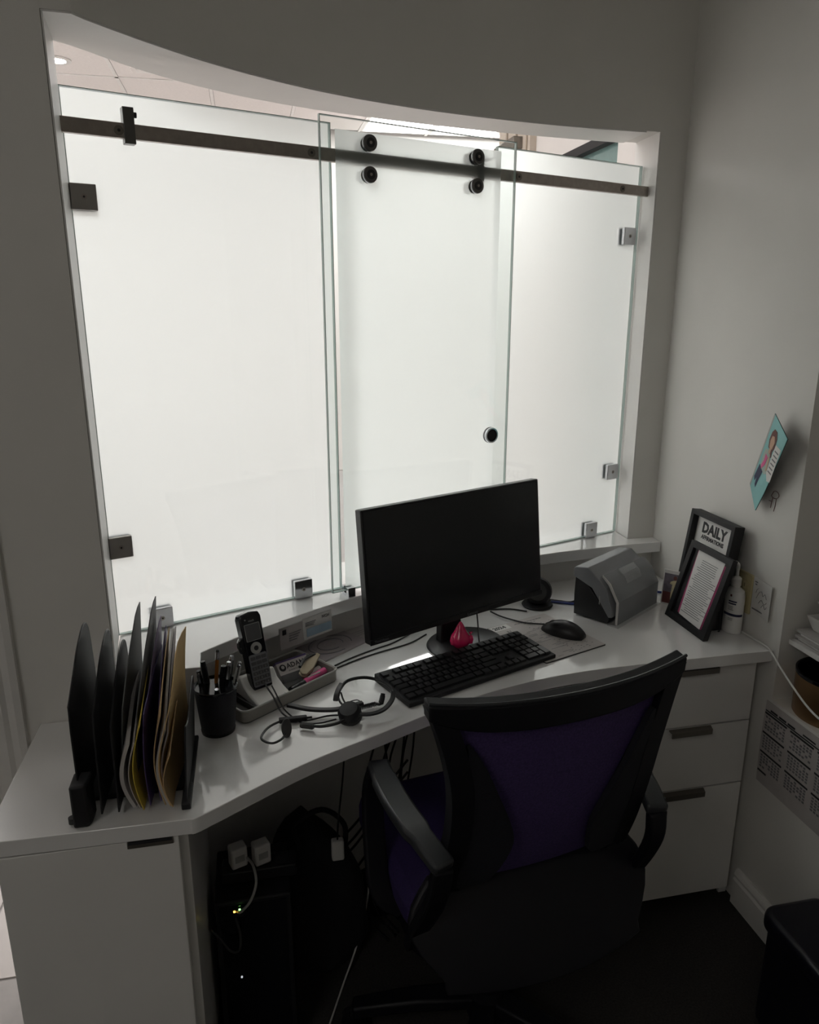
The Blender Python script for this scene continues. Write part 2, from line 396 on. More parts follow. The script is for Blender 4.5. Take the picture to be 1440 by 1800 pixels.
CZ = 3.05
g = G(); g.box(-3.2,4.4,1.575,7.2,CZ+.012,CZ+.06)
lc = struct(g.build('ceiling_lobby','shadow', smooth=0))
X0 = -.768-.61*4; Y0 = 5.91-1.22*3
tl = None; panels = [(-1,1),(1,1),(3,1),(-1,3),(2,3),(5,3),(7,3)]
for i in range(0,12):
    for j in range(-1,4):
        x = X0+i*.61; y = Y0+j*1.22; pi_ = (i-3, j)
        if y+1.22 < 1.7 or y > 6.95 or x > 4.3: continue
        if pi_ in [(-2,0),(0,0),(-3,1),(4,3),(-2,2),(5,3),(6,3)]: continue
        if tl is None: tl = G().box(.014,.596,.014,1.206,-.002,.012).build('ceiling_tile','ctile',lc,smooth=0); o = tl
        else: o = tl.copy(); col.objects.link(o); o.parent = lc
        o.location = (x,y,CZ)
g = G()
for i in range(0,13): g.box(X0+i*.61-.012,X0+i*.61+.012,1.58,7.19,CZ-.006,CZ+.002)
for j in range(-1,4): g.box(-3.19,4.39,Y0+j*1.22-.012,Y0+j*1.22+.012,CZ-.006,CZ+.002)
g.build('ceiling_grid','tbar',lc,smooth=0)
for (i,j),lb in zip([(-2,0),(0,0),(-3,1),(4,3),(-2,2),(5,3),(6,3)], ['over the left glass panel','over the middle of the counter','at the left lobby wall','deep in the lobby','in the far left of the lobby','at the far right of the lobby','by the far lobby wall']):
    t = thing('ceiling_light_panel','flat white light panel in the lobby ceiling '+lb,'ceiling light',(X0+(i+3)*.61,Y0+j*1.22,CZ),group='lobby light panels')
    G().box(.03,.58,.03,1.19,-.004,.004).build('diffuser','panel',t,smooth=0)
    g = G(); g.box(.012,.03,.012,1.208,-.008,.008); g.box(.58,.598,.012,1.208,-.008,.008); g.box(.03,.58,.012,.03,-.008,.008); g.box(.03,.58,1.19,1.208,-.008,.008)
    g.build('frame','tbar',t,smooth=0)
t = thing('recessed_downlight','round recessed downlight glowing beyond the top left of the glass','downlight',(-1.075,5.60,CZ))
G().lathe([(.085,-.003),(.085,-.010),(.055,-.012),(.05,-.003)],32).build('trim_ring','white',t)
G().lathe([(.0,-.009),(.052,-.009),(.052,-.004),(0,-.004)],24).build('lamp','downl',t)
t = thing('ceiling_speaker_box','small pale box on the lobby ceiling tile','ceiling box',(-.55,5.55,CZ-.002))
G().box(-.08,.08,-.06,.06,-.05,0).build('housing','ctile',t,bevel=.006); G().box(-.05,.05,-.035,.035,-.053,-.05).build('grille','tbar',t)

# ------------------------------------------------------------------ counter ledge, glass, rail
g = G(); back = [(p[0], p[1]) for p in BR if -.30 < p[0]]
g.prism([(-.33,1.393),(-.126,1.392)] + S + [(RX-.001,2.002),(1.112,2.002),(1.112,2.145)] + [p for p in back[::-1] if p[0] < 1.112] + [(-.305,1.58),(-.289,1.434),(-.33,1.434)], .818, SILL)
tag(g.build('counter_ledge','ledge',smooth=30,bevel=.0015),'curved white counter ledge running under the frosted glass','ledge')
GM = Matrix.Translation((-.311,1.58,0)) @ Matrix.Rotation(R(19.58),4,'Z')
def pane(parent, x0, x1, y0, y1, z0, z1):
    G().box(x0+.001,x1-.001,y0,y1,z0+.001,z1-.001).build('pane','pane',parent,smooth=0)
    g = G(); e = .0015; g.box(x0,x0+e,y0,y1,z0,z1); g.box(x1-e,x1,y0,y1,z0,z1); g.box(x0+e,x1-e,y0,y1,z1-e,z1); g.box(x0+e,x1-e,y0,y1,z0,z0+e)
    g.build('polished_edge','gedge',parent,smooth=0)
def clamp(parent, x, z, s=.023, dark=False):
    g = G(); g.box(x-s,x+s,-.016,-.0052,z-s,z+s); g.box(x-s,x+s,.0075,.017,z-s,z+s)
    o = g.build('clamp','clampm' if dark else 'chrome',parent,bevel=.0015)
    G().cyl((x,-.0165,z),(x,-.0155,z),.005).build('screw','steel',o); 
    G().cyl((x,-.0168,z),(x,-.016,z),.0022,6).build('screw_socket','ink',o)
    return o
def film(parent, m, x0,x1,y,z0,z1):
    G().add([(x0,y,z0),(x1,y,z0),(x1,y,z1),(x0,y,z1)],[(0,1,2,3)]).build('frosted_film',m,parent,smooth=0)
pl_ = thing('glass_panel','wide fixed frosted glass panel at the left of the counter window','glass panel',m=GM)
pane(pl_,.004,.540,-.005,.005,.852,1.918); film(pl_,"film",.005,.5385,.0056,.8535,1.9165)
clamp(pl_,.026,1.732,dark=True); clamp(pl_,.026,1.05,dark=True); clamp(pl_,.096,.8755); clamp(pl_,.432,.8755)
pr_ = thing('glass_panel','narrow fixed frosted glass panel at the right, by the wall corner','glass panel',m=GM)
pane(pr_,.995,1.507,-.005,.005,.852,1.918); film(pr_,'film',.9965,1.5055,.0056,.8535,1.9165)
clamp(pr_,1.466,1.731); clamp(pr_,1.466,1.05); clamp(pr_,1.392,.8755)
sd = thing('sliding_glass_door','sliding frosted glass door with clear border hanging on rollers','glass door',m=GM)
pane(sd,.492,1.016,-.052,-.044,.864,1.921); film(sd,'film2',.531,.976,-.0434,.865,1.898)
for x in (.606,.894):
    for z in (1.8755,1.8125):
        r0 = G().cyl((x,-.064,z),(x,-.0522,z),.0165,28).build('roller_cap','darksteel',sd,bevel=.001)
        G().cyl((x,-.0605,z),(x,-.0575,z),.0172,28).build('chrome_ring','chrome',r0)
        g = G(); g.cyl((x,-.0648,z),(x,-.064,z),.010,24); g.build('hub','black',r0)
        G().cyl((x,-.0656,z),(x,-.0648,z),.0035,6).build('screw','steel',r0)
        g = G(); rr = .014; g.cyl((x,-.0432,z),(x,-.018,z),rr,28); g.build('roller_wheel','black',sd)
k = Matrix.Translation((.955,-.052,1.214)) @ Matrix.Rotation(R(90),4,'X')
kn = G().lathe([(.020,0),(.0205,.010),(.0195,.014),(.0160,.014),(.0150,.002),(0,.002)],32,k).build('finger_pull','chrome',sd)
G().lathe([(.0195,.003),(.0209,.004),(.0209,.007),(.0195,.008)],32,k).build('pull_groove','ink',kn); G().lathe([(.0148,.0025),(.0148,.004),(0,.004)],32,k).build('pull_face','darksteel',kn)
rl = thing('sliding_rail','flat dark steel rail bolted across the top of the glass','rail',m=GM)
G().box(-.012,1.513,-.039,-.027,1.8345,1.8605).build('bar','steel',rl,bevel=.001)
for x in (.094,.478,1.036,1.398):
    b = G().cyl((x,-.027,1.847),(x,-.0052,1.847),.008).build('standoff','darksteel',rl)
    G().cyl((x,-.0405,1.847),(x,-.039,1.847),.0085,20).build('bolt_head','pullm',b); G().cyl((x,-.0411,1.847),(x,-.0405,1.847),.003,6).build('bolt_socket','ink',b)
for x in (.113,.917):
    b = G().box(x-.010,x+.010,-.0418,-.022,1.826,1.888).build('rail_stop','darksteel',rl,bevel=.001)
    G().cyl((x+.010,-.028,1.878),(x+.017,-.028,1.878),.005).build('bumper','rubber',b)
t = thing('door_guide','tiny chrome floor guide at the foot of the sliding glass door','door guide',m=GM @ Matrix.Translation((.537,-.048,SILL)))
g = G(); g.box(-.010,.010,-.018,-.006,0,.024); g.box(-.010,.010,.006,.018,0,.024); g.box(-.010,.010,-.006,.006,0,.008); g.build('guide_block','chrome',t,bevel=.001); G().cyl((0,-.0185,.012),(0,-.018,.012),.003,8).build('screw','ink',t)

# ------------------------------------------------------------------ worktop and cabinets
DF = [tuple(p)[:2] for p in cr([(x,y,0) for x,y in [(-.135,1.076),(-.118,1.079),(-.043,1.126),(.069,1.194),(.208,1.258),(.3,1.302),(.427,1.355),(.54,1.389),(.647,1.409),(.747,1.418),(.841,1.421)]], 4)]
g = G(); g.prism([(-.442,1.082)] + DF + [(RX-.0015,1.421)] + [(p[0]-(.0015 if p[0] > 1.19 else 0),p[1]-.0015) for p in W[::-1]] + [(-.152,1.4335),(-.442,1.4335)], .711, DESK)
tag(g.build('desk_worktop','lam',smooth=30,bevel=.0012),'curved white worktop of the reception desk','worktop')
t = thing('base_cabinet','white base cabinet with one door under the left end of the worktop','cabinet',(-.425,1.10,0))
G().box(0,.285,0,.315,.06,.709).build('carcass','lam2',t,bevel=.001); G().box(.01,.275,.04,.315,0,.06).build('plinth','matblack',t)
d = G().box(0,.272,-.019,-.001,.064,.7085).build('door','lam2',t,bevel=.0012)
g = G(); g.box(.193,.264,-.0215,-.018,.697,.7095); g.build('edge_pull','pullm',d,bevel=.0006); G().box(.195,.262,-.022,-.0205,.704,.7095).build('pull_slot','ink',d)
t = thing('drawer_unit','white three-drawer unit under the right end of the worktop','drawer unit',(.782,1.46,0))
G().box(0,.39,0,.47,.045,.709).build('carcass','lam2',t,bevel=.001); G().box(.01,.38,.04,.47,0,.045).build('plinth','matblack',t)
for z0,z1,k in ((.547,.707,0),(.370,.543,1),(.045,.366,1)):
    d = G().box(.006,.39,-.019,-.001,z0,z1).build('drawer_front','lam2',t,bevel=.0012)
    zt = z1-.001
    g = G()
    g.prism([(.170,-.019),(.283,-.019),(.278,-.034),(.170,-.034)],zt-.002,zt+.0012); g.box(.170,.278,-.036,-.033,zt-.013,zt+.001)
    g.build('tab_pull','pullm',d,smooth=0)
G().box(.39,.412,.012,.02,.0,.709).build('filler_strip','lam2',t)

# ------------------------------------------------------------------ monitor, keyboard, mouse, desk pad
t = thing('computer_monitor','black flat computer monitor, switched off, on a round foot','monitor',(.49,1.60,DESK),23.9)
tilt = Matrix.Translation((-.022,0,.078)) @ Matrix.Rotation(R(-6),4,'X')
b = G().box(-.265,.265,0,.024,0,.302,tilt).build('housing','black',t,bevel=.003)
G().box(-.260,.260,-.0012,0,.014,.298,tilt).build('screen','screen',t,smooth=0)
G().box(-.265,.265,-.002,.001,-.0005,.012,tilt).build('chin','black',t,bevel=.0008)
tb = tilt.to_3x3() @ Matrix.Rotation(R(90),3,'X')
text('Lenovo',.011,'inkg',t,tilt @ Vector((.012,-.0024,.0025)),'maker_mark',tb); text('ThinkVision',.008,'inkg',t,tilt @ Vector((-.255,-.0024,.0035)),'model_mark',tb)
G().box(-.13,.09,.022,.05,.05,.25,tilt).build('rear_housing','black',t,bevel=.01)
g = G(); g.ribbon([(-.022,.05,.006),(-.022,.056,.06),(-.022,.052,.14),(-.022,.04,.20)],[.07,.06,.06,.06],.022,up=(0,1,0)); g.build('stand_neck','black',t,bevel=.003)
g = G(); g.lathe([(0,0),(.100,0),(.102,.003),(.100,.006),(.096,.008),(0,.0085)],56,Matrix.Translation((-.004,.012,0)) @ Matrix.Diagonal((.98,.84,1,1))); g.build('round_foot','footg',t)
t = thing('computer_keyboard','black full-size computer keyboard in front of the monitor','keyboard',(.2835,1.336,DESK),21.5)
KW,KD = .412,.140
G().add([(0,0,.002),(KW,0,.002),(KW,KD,.002),(0,KD,.002),(0,0,.012),(KW,0,.012),(KW,KD,.020),(0,KD,.020)],[(0,3,2,1),(4,5,6,7),(0,1,5,4),(1,2,6,5),(2,3,7,6),(3,0,4,7)]).build('case','matblack',t,bevel=.002)
for x in (.03,.36):
    G().box(x,x+.02,.005,.015,0,.0022).build('rubber_foot','rubber',t); G().box(x,x+.02,.115,.13,0,.0022).build('rubber_foot','rubber',t)
U = .0178; u0 = .006
kcache = {}
def keyobj(wd, dp):
    if (wd,dp) in kcache: o = kcache[(wd,dp)].copy(); col.objects.link(o); return o
    a = U*wd; b = U*1.04*dp
    o = G().add([(.0008,.0008,0),(a-.0008,.0008,0),(a-.0008,b-.0008,0),(.0008,b-.0008,0),(.002,.0022,.006),(a-.002,.0022,.006),(a-.002,b-.0018,.0065),(.002,b-.0018,.0065)],[(0,3,2,1),(4,5,6,7),(0,1,5,4),(1,2,6,5),(2,3,7,6),(3,0,4,7)]).build('key','key',t,smooth=0)
    kcache[(wd,dp)] = o; return o
k0 = None; legs = []
rows = [
 (0,[(0,1.25),(1.25,1.25),(2.5,1.25),(3.75,6.25),(10,1.25),(11.25,1.25),(12.5,1.25),(13.75,1.25),(15.2,1),(16.2,1),(17.2,1),(18.5,2),(20.5,1)]),
 (1,[(0,2.25)]+[(2.25+i,1) for i in range(10)]+[(12.25,2.75),(16.2,1),(18.5,1),(19.5,1),(20.5,1)]),
 (2,[(0,1.75)]+[(1.75+i,1) for i in range(11)]+[(12.75,2.25),(18.5,1),(19.5,1),(20.5,1)]),
 (3,[(0,1.5)]+[(1.5+i,1) for i in range(12)]+[(13.5,1.5),(15.2,1),(16.2,1),(17.2,1),(18.5,1),(19.5,1),(20.5,1)]),
 (4,[(i,1) for i in range(13)]+[(13,2),(15.2,1),(16.2,1),(17.2,1),(18.5,1),(19.5,1),(20.5,1),(21.5,1)]),
 (5.25,[(0,1)]+[(1.8+i,1) for i in range(4)]+[(6.4+i,1) for i in range(4)]+[(11,1),(12,1),(13,1),(14,1),(15.2,1),(16.2,1),(17.2,1),(18.5,1),(19.5,1),(20.5,1),(21.5,1)])]
for ry, ks in rows + [(0,[(21.5,1,2)]),(2,[(21.5,1,2)])]:
    for kk in ks:
        x, wd = kk[0], kk[1]
        o = keyobj(wd, kk[2] if len(kk) > 2 else 1); o.parent = t
        yy = .010+ry*U*1.09; o.location = (u0+x*U, yy, .0113+yy*.0571); o.rotation_euler = (R(3.27),0,0)
lt = {1:(2.25,'ZXCVBNM,./'),2:(1.75,"ASDFGHJKL;'"),3:(1.5,'QWERTYUIOP[]'),4:(0,'`1234567890-=')}
for ry,(x,sx_) in lt.items():
    for i,ch in enumerate(sx_):
        yy = .010+ry*U*1.09+.0095; text(ch,.0062,'legend',t,(u0+(x+i)*U+.0045,yy,.0113+yy*.0571+.0064),'legend',Matrix.Rotation(R(3.27),3,'X'),ext=.00005)
mp = thing('desk_calendar_pad','small 2024 calendar mouse pad with black backing under the mouse','mouse pad',(.635,1.467,DESK),19.5)
G().prism(rrect(0,.192,0,.226,.004),0,.0025).build('backing','rubber',mp); G().prism(rrect(.001,.191,.001,.225,.004),.0025,.0032).build('printed_sheet','paperg',mp)
G().box(.004,.058,.196,.222,.0032,.0034).build('year_box','paper',mp,smooth=0)
text('2024',.019,'ink',mp,(.008,.203,.0034),'year',bold=.0006); text('JU',.013,'ink',mp,(.03,.176,.0032),'month')
rws = []
for i in range(26): 
    x = .008+random.random()*.12; y = .01+i*.0062; rws.append((x,x+.01+random.random()*.05,y,y+.0012)) if y < .165 else None
for i in range(60):
    x = .09+random.random()*.09; y = .01+random.random()*.18; rws.append((x,x+.004,y,y+.0018))
lines(mp,'inkg',rws,.0032); lines(mp,'inkg',[(.075+.01*i,.083+.01*i,.205,.2085) for i in range(9)]+[(.10+.01*i,.107+.01*i,.196,.1985) for i in range(4)],.0032,'heading')
t = thing('computer_mouse','black wired mouse resting on the calendar pad','mouse',(.739,1.612,DESK+.0032),40)
def mfn():
    g = G(); nu,nv = 14,22; vs=[]; fs=[]
    for j in range(nv+1):
        s_ = j/nv; y = -.056+.112*s_; wd = .031*math.sin(math.pi*min(1,max(0,(s_*.92+.04))))**.42; h = .037*math.sin(math.pi*(s_*.9+.06))**.62*(1-.18*s_)
        for i in range(nu+1):
            a = math.pi*i/nu; vs.append((wd*math.cos(a), y, h*math.sin(a)**.8))
    for j in range(nv):
        for i in range(nu): a=j*(nu+1)+i; fs.append((a,a+1,a+nu+2,a+nu+1))
    fs.append(tuple(range(nu,-1,-1))); fs.append(tuple(nv*(nu+1)+i for i in range(nu+1)))
    for j in range(nv): fs.append((j*(nu+1),(j+1)*(nu+1),(j+1)*(nu+1)+nu,j*(nu+1)+nu))
    return g.add(vs,fs)
mfn().build('shell','black',t,smooth=60)
G().cyl((-.004,.030,.0178),(.004,.030,.0178),.0095,18).build('scroll_wheel','rubber',t); G().tube([(0,y,.037*math.sin(math.pi*((y+.056)/.112*.9+.06))**.62*(1-.18*(y+.056)/.112)+.0002) for y in (.004,.012,.02,.028,.036,.044,.05)],.0006,5).build('button_gap','ink',t)
G().tube(cr([(0,.054,.010),(.004,.075,.004),(-.008,.105,.003),(-.012,.14,.003),(-.010,.18,.003),(.0,.215,.003)],6),.0022).build('cable','black',t)

# ------------------------------------------------------------------ small things round the monitor
t = thing('pink_figurine','glossy hot pink pear-shaped bird figurine on the monitor foot','figurine',(.461,1.583,DESK+.009))
g = G(); g.lathe([(0,0),(.016,.001),(.0235,.010),(.0245,.019),(.021,.029),(.0155,.037),(.012,.045),(.0075,.055),(.003,.062),(0,.064)],24); g.build('body','hotpink',t)
G().lathe([(0,0),(.004,.003),(0,.012)],8,Matrix.Translation((.018,-.014,.036)) @ Matrix.Rotation(R(70),4,'Y') @ Matrix.Rotation(R(-20),4,'X')).build('beak','hotpink',t)
for s_ in (-1,1): G().lathe([(0,0),(.007,.004),(.0075,.014),(.004,.022),(0,.024)],10,Matrix.Translation((.0195*s_+.002,-.006,.006)) @ Matrix.Rotation(R(10*s_),4,'Y')).build('wing','hotpink',t)
t = thing('red_button_cap','small dark red cap behind the keyboard edge','cap',(.437,1.532,DESK+.0065)); G().lathe([(0,0),(.010,0),(.010,.004),(.007,.007),(0,.0075)],20).build('cap_top','wine',t); G().lathe([(.0102,.0005),(.0108,.001),(.0108,.003),(.0102,.0035)],20).build('cap_ring','hotpink',t)
t = thing('desk_speaker','round black desktop speaker half hidden by the right side of the monitor','speaker',(.745,1.805,DESK))
G().lathe([(0,0),(.040,0),(.043,.004),(.040,.008),(0,.009)],28).build('base','matblack',t)
k = Matrix.Translation((0,0,.044)) @ Matrix.Rotation(R(-25),4,'Z') @ Matrix.Rotation(R(80),4,'X')
G().lathe([(0,-.028),(.022,-.026),(.036,-.012),(.039,.004),(.036,.014),(.030,.017)],32,k).build('shell','matblack',t); G().lathe([(0,.018),(.02,.0175),(.030,.0165),(.030,.012),(0,.012)],32,k).build('grille','rubber',t)
t = tag(G().tube(cr([(.79,1.815,DESK+.004),(.82,1.80,DESK+.004),(.86,1.79,DESK+.004),(.96,1.85,DESK+.004),(1.08,1.84,DESK+.004),(1.15,1.80,DESK+.004)],6),.0035).build('blue_cable','blue'),'blue cable running behind the card file to the wall','cable')
tag(G().tube(cr([(.79,1.83,DESK+.0035),(.815,1.815,DESK+.0035),(.85,1.803,DESK+.0035),(.93,1.86,DESK+.0035)],6),.003).build('black_cable','black'),'thin black cable beside the blue one behind the monitor','cable')
tag(G().tube(cr([(.60,1.80,DESK+.003),(.66,1.79,DESK+.003),(.70,1.765,DESK+.003)],5),.0022).build('speaker_cable','black'),'short black lead coming out from under the speaker','cable')
tag(G().tube(cr([(.512,1.618,DESK+.076),(.513,1.61,DESK+.05),(.512,1.60,DESK+.025),(.51,1.585,DESK+.012),(.505,1.568,DESK+.003)],6),.0018).build('thin_cable','black'),'thin black lead hanging below the monitor beside the pink figurine','cable')
tag(G().tube(cr([(.150,1.553,DESK+.002),(.201,1.59,DESK+.002),(.261,1.624,DESK+.002),(.307,1.647,DESK+.002),(.36,1.69,DESK+.002)],5),.0018).build('grey_cable','rubber'),'thin dark lead along the desk, the one nearer the ledge','cable')
tag(G().tube(cr([(.153,1.541,DESK+.002),(.213,1.578,DESK+.002),(.272,1.606,DESK+.002),(.348,1.638,DESK+.002),(.40,1.68,DESK+.002)],5),.0018).build('grey_cable','rubber'),'thin dark lead along the desk, the one nearer the keyboard','cable')

# covered card file
t = thing('card_file','grey covered card file with clear front flap by the monitor','card file',(.885,1.624,DESK),34)
# local x = width .23 (to the right/back), y = depth .122 (to the back-left)
def side(x0,x1,pts,name,m,bev=.002):
    g = G(); mm = Matrix(((0,0,1,0),(1,0,0,0),(0,1,0,0),(0,0,0,1)))
    return g.prism(pts,x0,x1,mm).build(name,m,t,bevel=bev,smooth=30)
side(.000,.226,[(.02,.004),(.122,.004),(.124,.06),(.122,.118),(.112,.126),(.016,.02)],'base','black')
side(-.003,.229,[(.126,.11),(.127,.132),(.122,.137),(.085,.143),(.030,.100),(.010,.045),(.008,.024),(.018,.022),(.070,.09)],'lid','greyp')
side(.012,.234,[(.0,.0),(.004,.0),(.005,.062),(.030,.104),(.050,.122),(.049,.1255),(.026,.108),(.000,.064)],'clear_flap','cover',0)
side(.226,.234,[(.0,.0),(.10,.0),(.10,.09),(.060,.122),(.030,.104),(.004,.062)],'end_cheek','cover',0)
side(-.002,.234,[(-.012,.0),(.02,.0),(.02,.004),(-.012,.003)],'clear_foot','acry',0)
side(.010,.0125,[(-.001,.002),(.004,.002),(.005,.062),(.030,.104),(.050,.1225),(.049,.127),(.025,.109),(-.001,.064)],'bright_edge','white',0)
side(.085,.165,[(.0035,.058),(.0045,.056),(.0275,.1085),(.046,.1245),(.045,.1275),(.024,.1105)],'label_window','acry',0)
G().box(-.0036,-.003,.045,.047,.052,.075).build('slot','lgrey',t)

# picture card, affirmation frames, bottle by the right wall
base = Matrix.Translation((1.111,1.727,DESK)) @ Matrix.Rotation(R(-49.5),4,'Z') @ Matrix.Rotation(R(-6),4,'X')
t = thing('picture_card','small framed picture card with a pale robed figure on dark ground','picture card',m=base)
G().box(-.034,.034,0,.003,0,.098).build('card','white',t,bevel=.0008)
G().box(-.031,.031,-.0004,0,.004,.088).build('picture_ground','dusk',t,smooth=0); G().box(-.031,.031,-.0006,-.0004,.004,.036).build('picture_floor','wine',t,smooth=0)
rm = Matrix(((1,0,0,0),(0,0,1,-.001),(0,1,0,0),(0,0,0,1)))
G().prism([(-.008,.010),(.012,.010),(.013,.04),(.012,.064),(.005,.072),(-.004,.070),(-.012,.066),(-.014,.06),(-.007,.058),(-.009,.03)],0,.0003,rm).build('pale_figure','robe',t,smooth=0)
G().prism([(-.001+.005*math.cos(a*.628),.077+.0065*math.sin(a*.628)) for a in range(10)],-.0001,.0004,rm).build('dark_head','hair',t,smooth=0)
def photo_frame(name,label,m,wd,ht,bar,dep,lip=.004):
    t = thing(name,label,'picture frame',m=m)
    g = G(); g.box(0,bar,0,dep,0,ht); g.box(wd-bar,wd,0,dep,0,ht); g.box(bar,wd-bar,0,dep,0,bar); g.box(bar,wd-bar,0,dep,ht-bar,ht)
    g.build('moulding','matblack',t,smooth=0); G().box(bar,wd-bar,dep-.006,dep-.003,bar,ht-bar).build('backing','matblack',t,smooth=0)
    return t
# local x runs along -Y (viewer's right), local y into the wall
def lean(x,y,z,tx,rz=0): return Matrix.Translation((x,y,z)) @ Matrix.Rotation(R(rz),4,'Z') @ Matrix(((0,1,0,0),(-1,0,0,0),(0,0,1,0),(0,0,0,1))) @ Matrix.Rotation(R(-tx),4,'X')
t = photo_frame('affirmation_frame','deep black frame lettered DAILY AFFIRMATIONS leaning on the right wall',lean(1.118,1.742,DESK,7.0),.188,.275,.012,.028)
G().box(.012,.176,.018,.022,.012,.263).build('print','paper',t,smooth=0)
up = Matrix.Rotation(R(90),3,'X')
text('DAILY',.038,'ink',t,(.088,.0178,.222),'title',up,'CENTER',sx=.98,bold=.0018); text('AFFIRMATIONS',.0152,'ink',t,(.088,.0178,.2045),'subtitle',up,'CENTER',sx=.93,bold=.0006)
for i,(s_,z) in enumerate((('I am positive','.186'),('and attract good things','.174'),('every single day','.162'))): text(s_,.0098,'inkg',t,(.088,.0178,float(z)),'verse',up,'CENTER')
t = photo_frame('text_frame','black picture frame with a pink edged page of text on a wire easel',lean(1.058,1.676,DESK+.001,16),.176,.214,.016,.014)
G().box(.016,.160,.0088,.0095,.016,.198).build('dark_mount','greyc',t,smooth=0); G().prism([(.036,.024),(.146,.018),(.152,.19),(.030,.196)],0,.0006,Matrix(((1,0,0,0),(0,0,1,.0080),(0,1,0,0),(0,0,0,1)))).build('pink_mount','pink',t,smooth=0); G().prism([(.044,.022),(.140,.017),(.144,.196),(.032,.198)],0,.0006,Matrix(((1,0,0,0),(0,0,1,.0075),(0,1,0,0),(0,0,0,1)))).build('text_page','paper',t,smooth=0)
g = G()
for i in range(27):
    z = .176-i*.0055; wd = .03+random.random()*.016 if i > 3 else .03
    g.box(.09-wd,.09+wd*(.8+random.random()*.4),.0071,.0075,z,z+.0017)
g.build('text_lines','inkg',t,smooth=0)
g = G(); g.tube([(.02,.013,.004),(.02,.06,-.008+.02)],.0016); 
G().tube(cr([(.062,.014,.13),(.050,.050,.075),(.046,.070,.0215),(.090,.072,.0210),(.134,.070,.0215),(.130,.050,.075),(.118,.014,.13)],4),.0018).build('wire_easel','black',t)
t = thing('sanitizer_bottle','white pump bottle with blue printing behind the leaning text frame','bottle',(1.166,1.545,DESK),-90)
bt = [(0,0),(.026,0),(.030,.003),(.030,.100),(.027,.112),(.016,.119),(.012,.121),(.012,.124)]
G().lathe(bt,32,Matrix.Diagonal((1,.72,1,1))).build('body','white',t)
G().lathe([(.0125,.124),(.0125,.142),(.009,.146),(.0045,.148),(.0035,.166),(0,.166)],20).build('pump_collar','white',t)
G().tube(cr([(0,0,.164),(0,0,.178),(-.004,-.006,.183),(-.012,-.016,.181),(-.02,-.026,.173)],5),.0045).build('pump_nozzle','white',t)
def blabel(z0,z1,a0,a1,name,m):
    G().sheet(lambda u,v: (.0303*math.cos(R(55+a0+(a1-a0)*u)), .0303*.72*math.sin(R(55+a0+(a1-a0)*u)), z0+(z1-z0)*v),10,1,(0,0,0),0.0001).build(name,m,t,smooth=60)
for z0,z1,a0,a1,nm,m in ((.086,.0895,230,275,'label_heading','navy'),(.080,.0835,230,272,'label_heading','navy'),(.073,.0745,230,258,'label_text','inkg'),(.069,.0705,230,256,'label_text','inkg'),(.065,.0665,230,260,'label_text','inkg'),(.049,.0555,205,322,'label_band','navy'),(.042,.0432,235,262,'label_text','inkg'),(.038,.0392,235,260,'label_text','inkg'),(.1,.106,236,246,'label_mark','wine')): blabel(z0,z1,a0,a1,nm,m)
t = thing('switch_plate','cream switch plate on the right wall behind the white bottle','switch plate',m=wallm(RX,1.551,.843))
G().prism(rrect(-.031,.031,-.052,.052,.004),0,.006).build('plate','cream',t,bevel=.002)
for y in (-.02,.02): o = G().prism(rrect(-.016,.016,y-.014,y+.014,.006),.006,.008).build('receptacle','cream',t); 
g = G()
for y in (-.02,.02): g.box(-.007,-.0055,y-.004,y+.005,.0079,.0083); g.box(.0055,.007,y-.004,y+.005,.0079,.0083)
g.build('slots','ink',t,smooth=0)
t = thing('drawing_note','small white note with a pencil drawing stuck on the right wall','note',m=wallm(RX,1.482,.848))
G().sheet(lambda u,v: (-.037+.074*u,-.045+.09*v,.002+.006*u*u),6,4,(0,0,1),.0008).build('sheet','paper',t)
for pts in ([(-.02,-.005),(-.012,.012),(-.002,.018),(.004,.008),(.012,.016),(.02,.006)],[(-.01,-.015),(.0,-.003),(.012,-.01),(.022,-.002)],[(.002,-.022),(.01,-.012),(.018,-.02),(.024,-.012)],[(-.024,.008),(-.02,.018),(-.014,.022)]):
    g = G(); g.tube([(x,y,.0028+.006*((x+.037)/.074)**2) for x,y in [tuple(p)[:2] for p in cr([(a,b,0) for a,b in pts],4)]],.0006,4); g.build('pencil_stroke','inkg',t)
lines(t,'inkg',[(-.03,-.02,.034,.037),(-.028,-.022,.028,.031),(.004+.0,.012,.030,.0325),(.013,.024,.0305,.033)],.0035,'written_words',.0006); lines(t,'inkg',[(-.030+.006*i,-.025+.006*i,-.036,-.033) for i in range(9)],.0035,'caption',.0012)

# teal greeting card standing away from the wall
cm = wallm(RX-.004,1.545,1.18) 
t = thing('greeting_card','teal greeting card with a printed woman and speech panel on the right wall','card',m=cm)
# card in its own plane: top edge on the wall, lower edge lifted
A = Vector((.060,.122,.026)); ux = Vector((.076,-.046,.020)); uy = Vector((-.085,-.184,-.022))
def cp(u,v,h=0):
    n_ = ux.cross(uy).normalized()*-1; return A+ux*u+uy*v+n_*h
def cpoly(name,m,pts,h,th=.0004):
    g = G(); n_ = len(pts); g.add([cp(u,v,h) for u,v in pts]+[cp(u,v,h+th) for u,v in pts],[tuple(range(n_)),tuple(range(2*n_-1,n_-1,-1))]+[(i,(i+1)%n_,n_+(i+1)%n_,n_+i) for i in range(n_)]); return g.build(name,m,t,smooth=0)
cpoly('card_front','teal',[(0,0),(1,0),(.863,.80),(.746,1.114),(0,1)],0,.001)
cpoly('card_border','lgrey',[(0,0),(.06,0),(.06,1.0),(.0,1.0)],.001,.0003)
cpoly('printed_hair','hair',[(.22,.17),(.30,.11),(.45,.10),(.56,.16),(.60,.26),(.54,.34),(.58,.40),(.50,.44),(.45,.36),(.28,.36),(.20,.28)],.0012)
